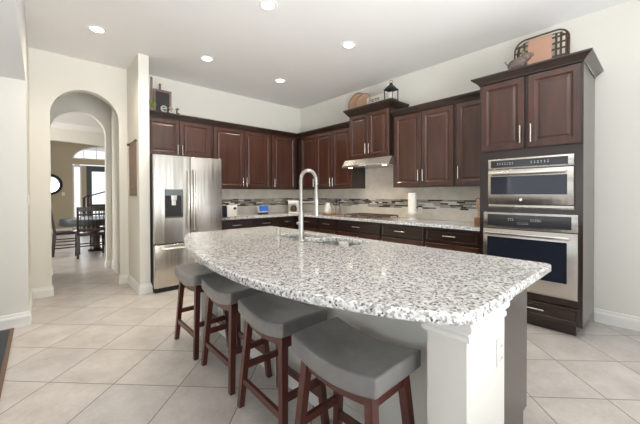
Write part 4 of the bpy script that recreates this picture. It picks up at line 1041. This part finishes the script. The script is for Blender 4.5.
# ------------------------------------------------------------------ dining room
dt = empty('dining_table', (-3.18, 3.50, 0), 0, 'round pedestal dining table seen through the arch', 'table')
bm = BM(); lathe(bm, [(0, 0.715), (0.60, 0.715), (0.61, 0.725), (0.61, 0.742), (0, 0.742)], seg=48); finish('tabletop', bm, M_darkwood, dt, True)
bm = BM(); lathe(bm, [(0, 0), (0.14, 0), (0.15, 0.03), (0.10, 0.06), (0.08, 0.12), (0.09, 0.4), (0.07, 0.6), (0.12, 0.714), (0, 0.714)], seg=24); finish('pedestal', bm, M_darkwood, dt, True)
bm = BM(); n_ = 60
tcl = [bm.verts.new((0, 0, 0.75))]; R1 = [bm.verts.new((0.625 * math.cos(2 * PI * k / n_), 0.625 * math.sin(2 * PI * k / n_), 0.749)) for k in range(n_)]
R2 = [bm.verts.new(((0.640 + 0.012 * math.sin(9 * 2 * PI * k / n_)) * math.cos(2 * PI * k / n_), (0.640 + 0.012 * math.sin(9 * 2 * PI * k / n_)) * math.sin(2 * PI * k / n_), 0.61)) for k in range(n_)]
for k in range(n_): j = (k + 1) % n_; bm.faces.new((tcl[0], R1[k], R1[j])); bm.faces.new((R1[k], R2[k], R2[j], R1[j]))
clo = finish('tablecloth', bm, M_cloth, None, True, 60); clo.location = (-3.18, 3.50, 0)
m_ = clo.modifiers.new('thick', 'SOLIDIFY'); m_.thickness = 0.004; m_.offset = 1
tag(clo, 'blue-grey cloth draped over the round dining table', 'tablecloth')
def make_chair():
    """local: faces +y, back at y=0"""
    r = empty('dining_chair'); wd_ = 0.235
    for s_ in (-1, 1):
        bm = BM(); frustum(bm, (s_ * wd_, 0.0, 0.0), (0.02, 0.022), (s_ * (wd_ - 0.01), 0.04, 0.46), (0.022, 0.022)); frustum(bm, (s_ * (wd_ - 0.01), 0.04, 0.46), (0.022, 0.022), (s_ * wd_, -0.03, 1.03), (0.018, 0.014)); finish('leg', bm, M_darkwood, r)
        bm = BM(); frustum(bm, (s_ * wd_, 0.43, 0.0), (0.018, 0.018), (s_ * (wd_ - 0.01), 0.42, 0.44), (0.023, 0.023)); finish('leg', bm, M_darkwood, r)
    bm = BM(); box(bm, -0.25, 0.25, 0.02, 0.46, 0.44, 0.485, 0.012); finish('seat', bm, M_darkwood, r, True)
    for y_, z_, t_, h_ in ((-0.026, 0.985, 0.022, 0.09), (-0.012, 0.875, 0.02, 0.035), (0.027, 0.56, 0.02, 0.05)):
        bm = BM(); bar(bm, (-wd_, y_, z_), (wd_, y_, z_), t_, h_); finish('back_rail', bm, M_darkwood, r)
    for k in range(7):
        bm = BM(); x = -0.186 + k * 0.062; bar(bm, (x, 0.025, 0.58), (x, -0.020, 0.95), 0.036, 0.012); finish('back_slat', bm, M_darkwood, r)
    bm = BM()
    for s_ in (-1, 1):
        for z_ in (0.17, 0.30): bar(bm, (s_ * wd_, 0.02, z_), (s_ * wd_, 0.43, z_), 0.016, 0.024)
    bar(bm, (-wd_, 0.42, 0.24), (wd_, 0.42, 0.24), 0.016, 0.024); bar(bm, (-wd_, 0.02, 0.24), (wd_, 0.02, 0.24), 0.016, 0.024); finish('stretchers', bm, M_darkwood, r)
    return r
c0 = make_chair(); kids_of(c0)
for k, (x, y, a, lab) in enumerate(((-3.33, 2.60, 0, 'dark wooden dining chair with slatted back turned to the kitchen, seen through the arch'), (-3.93, 3.42, -PI / 2, 'dark wooden dining chair at the left edge of the arch, side-on'), (-2.95, 4.45, PI, 'dark wooden dining chair on the far side of the round table'))):
    o = c0 if k == 0 else copy_tree(c0)
    o.location = (x, y, 0); o.rotation_euler = (0, 0, a); tag(o, lab, 'chair', 'dining chairs round the table')
mr = empty('round_wall_mirror', (-3.86, YF, 1.62), 0, 'round mirror with a wide black frame on the tan entry wall', 'mirror')
bm = BM(); tube(bm, [(0.27 * math.cos(2 * PI * k / 40), -0.025, 0.30 * math.sin(2 * PI * k / 40)) for k in range(40)], 0.045, 10, closed=True); finish('frame', bm, M_black, mr, True)
bm = BM(); A = [bm.verts.new((0.25 * math.cos(2 * PI * k / 40), -0.02, 0.28 * math.sin(2 * PI * k / 40))) for k in range(40)]; B = [bm.verts.new((v_.co.x, -0.012, v_.co.z)) for v_ in A]; bm.faces.new(A); bm.faces.new(B[::-1])
for q in range(40): bm.faces.new((A[q], A[(q + 1) % 40], B[(q + 1) % 40], B[q]))
finish('mirror_glass', bm, M_mirror, mr)
rl = empty('stair_railing', (-3.0, 7.0, 0), 0, 'dark stair railing with newel posts rising to the right in front of the entry door', 'railing')
for x, z_ in ((0.0, 1.24), (-0.10, 1.16)):
    bm = BM(); box(bm, x - 0.035, x + 0.035, -0.035, 0.035, 0, z_); box(bm, x - 0.045, x + 0.045, -0.045, 0.045, z_, z_ + 0.025); finish('newel_post', bm, M_darkwood, rl)
bm = BM(); bar(bm, (-0.10, 0, 1.19), (1.2, 0, 1.61), 0.055, 0.04); finish('handrail', bm, M_darkwood, rl)
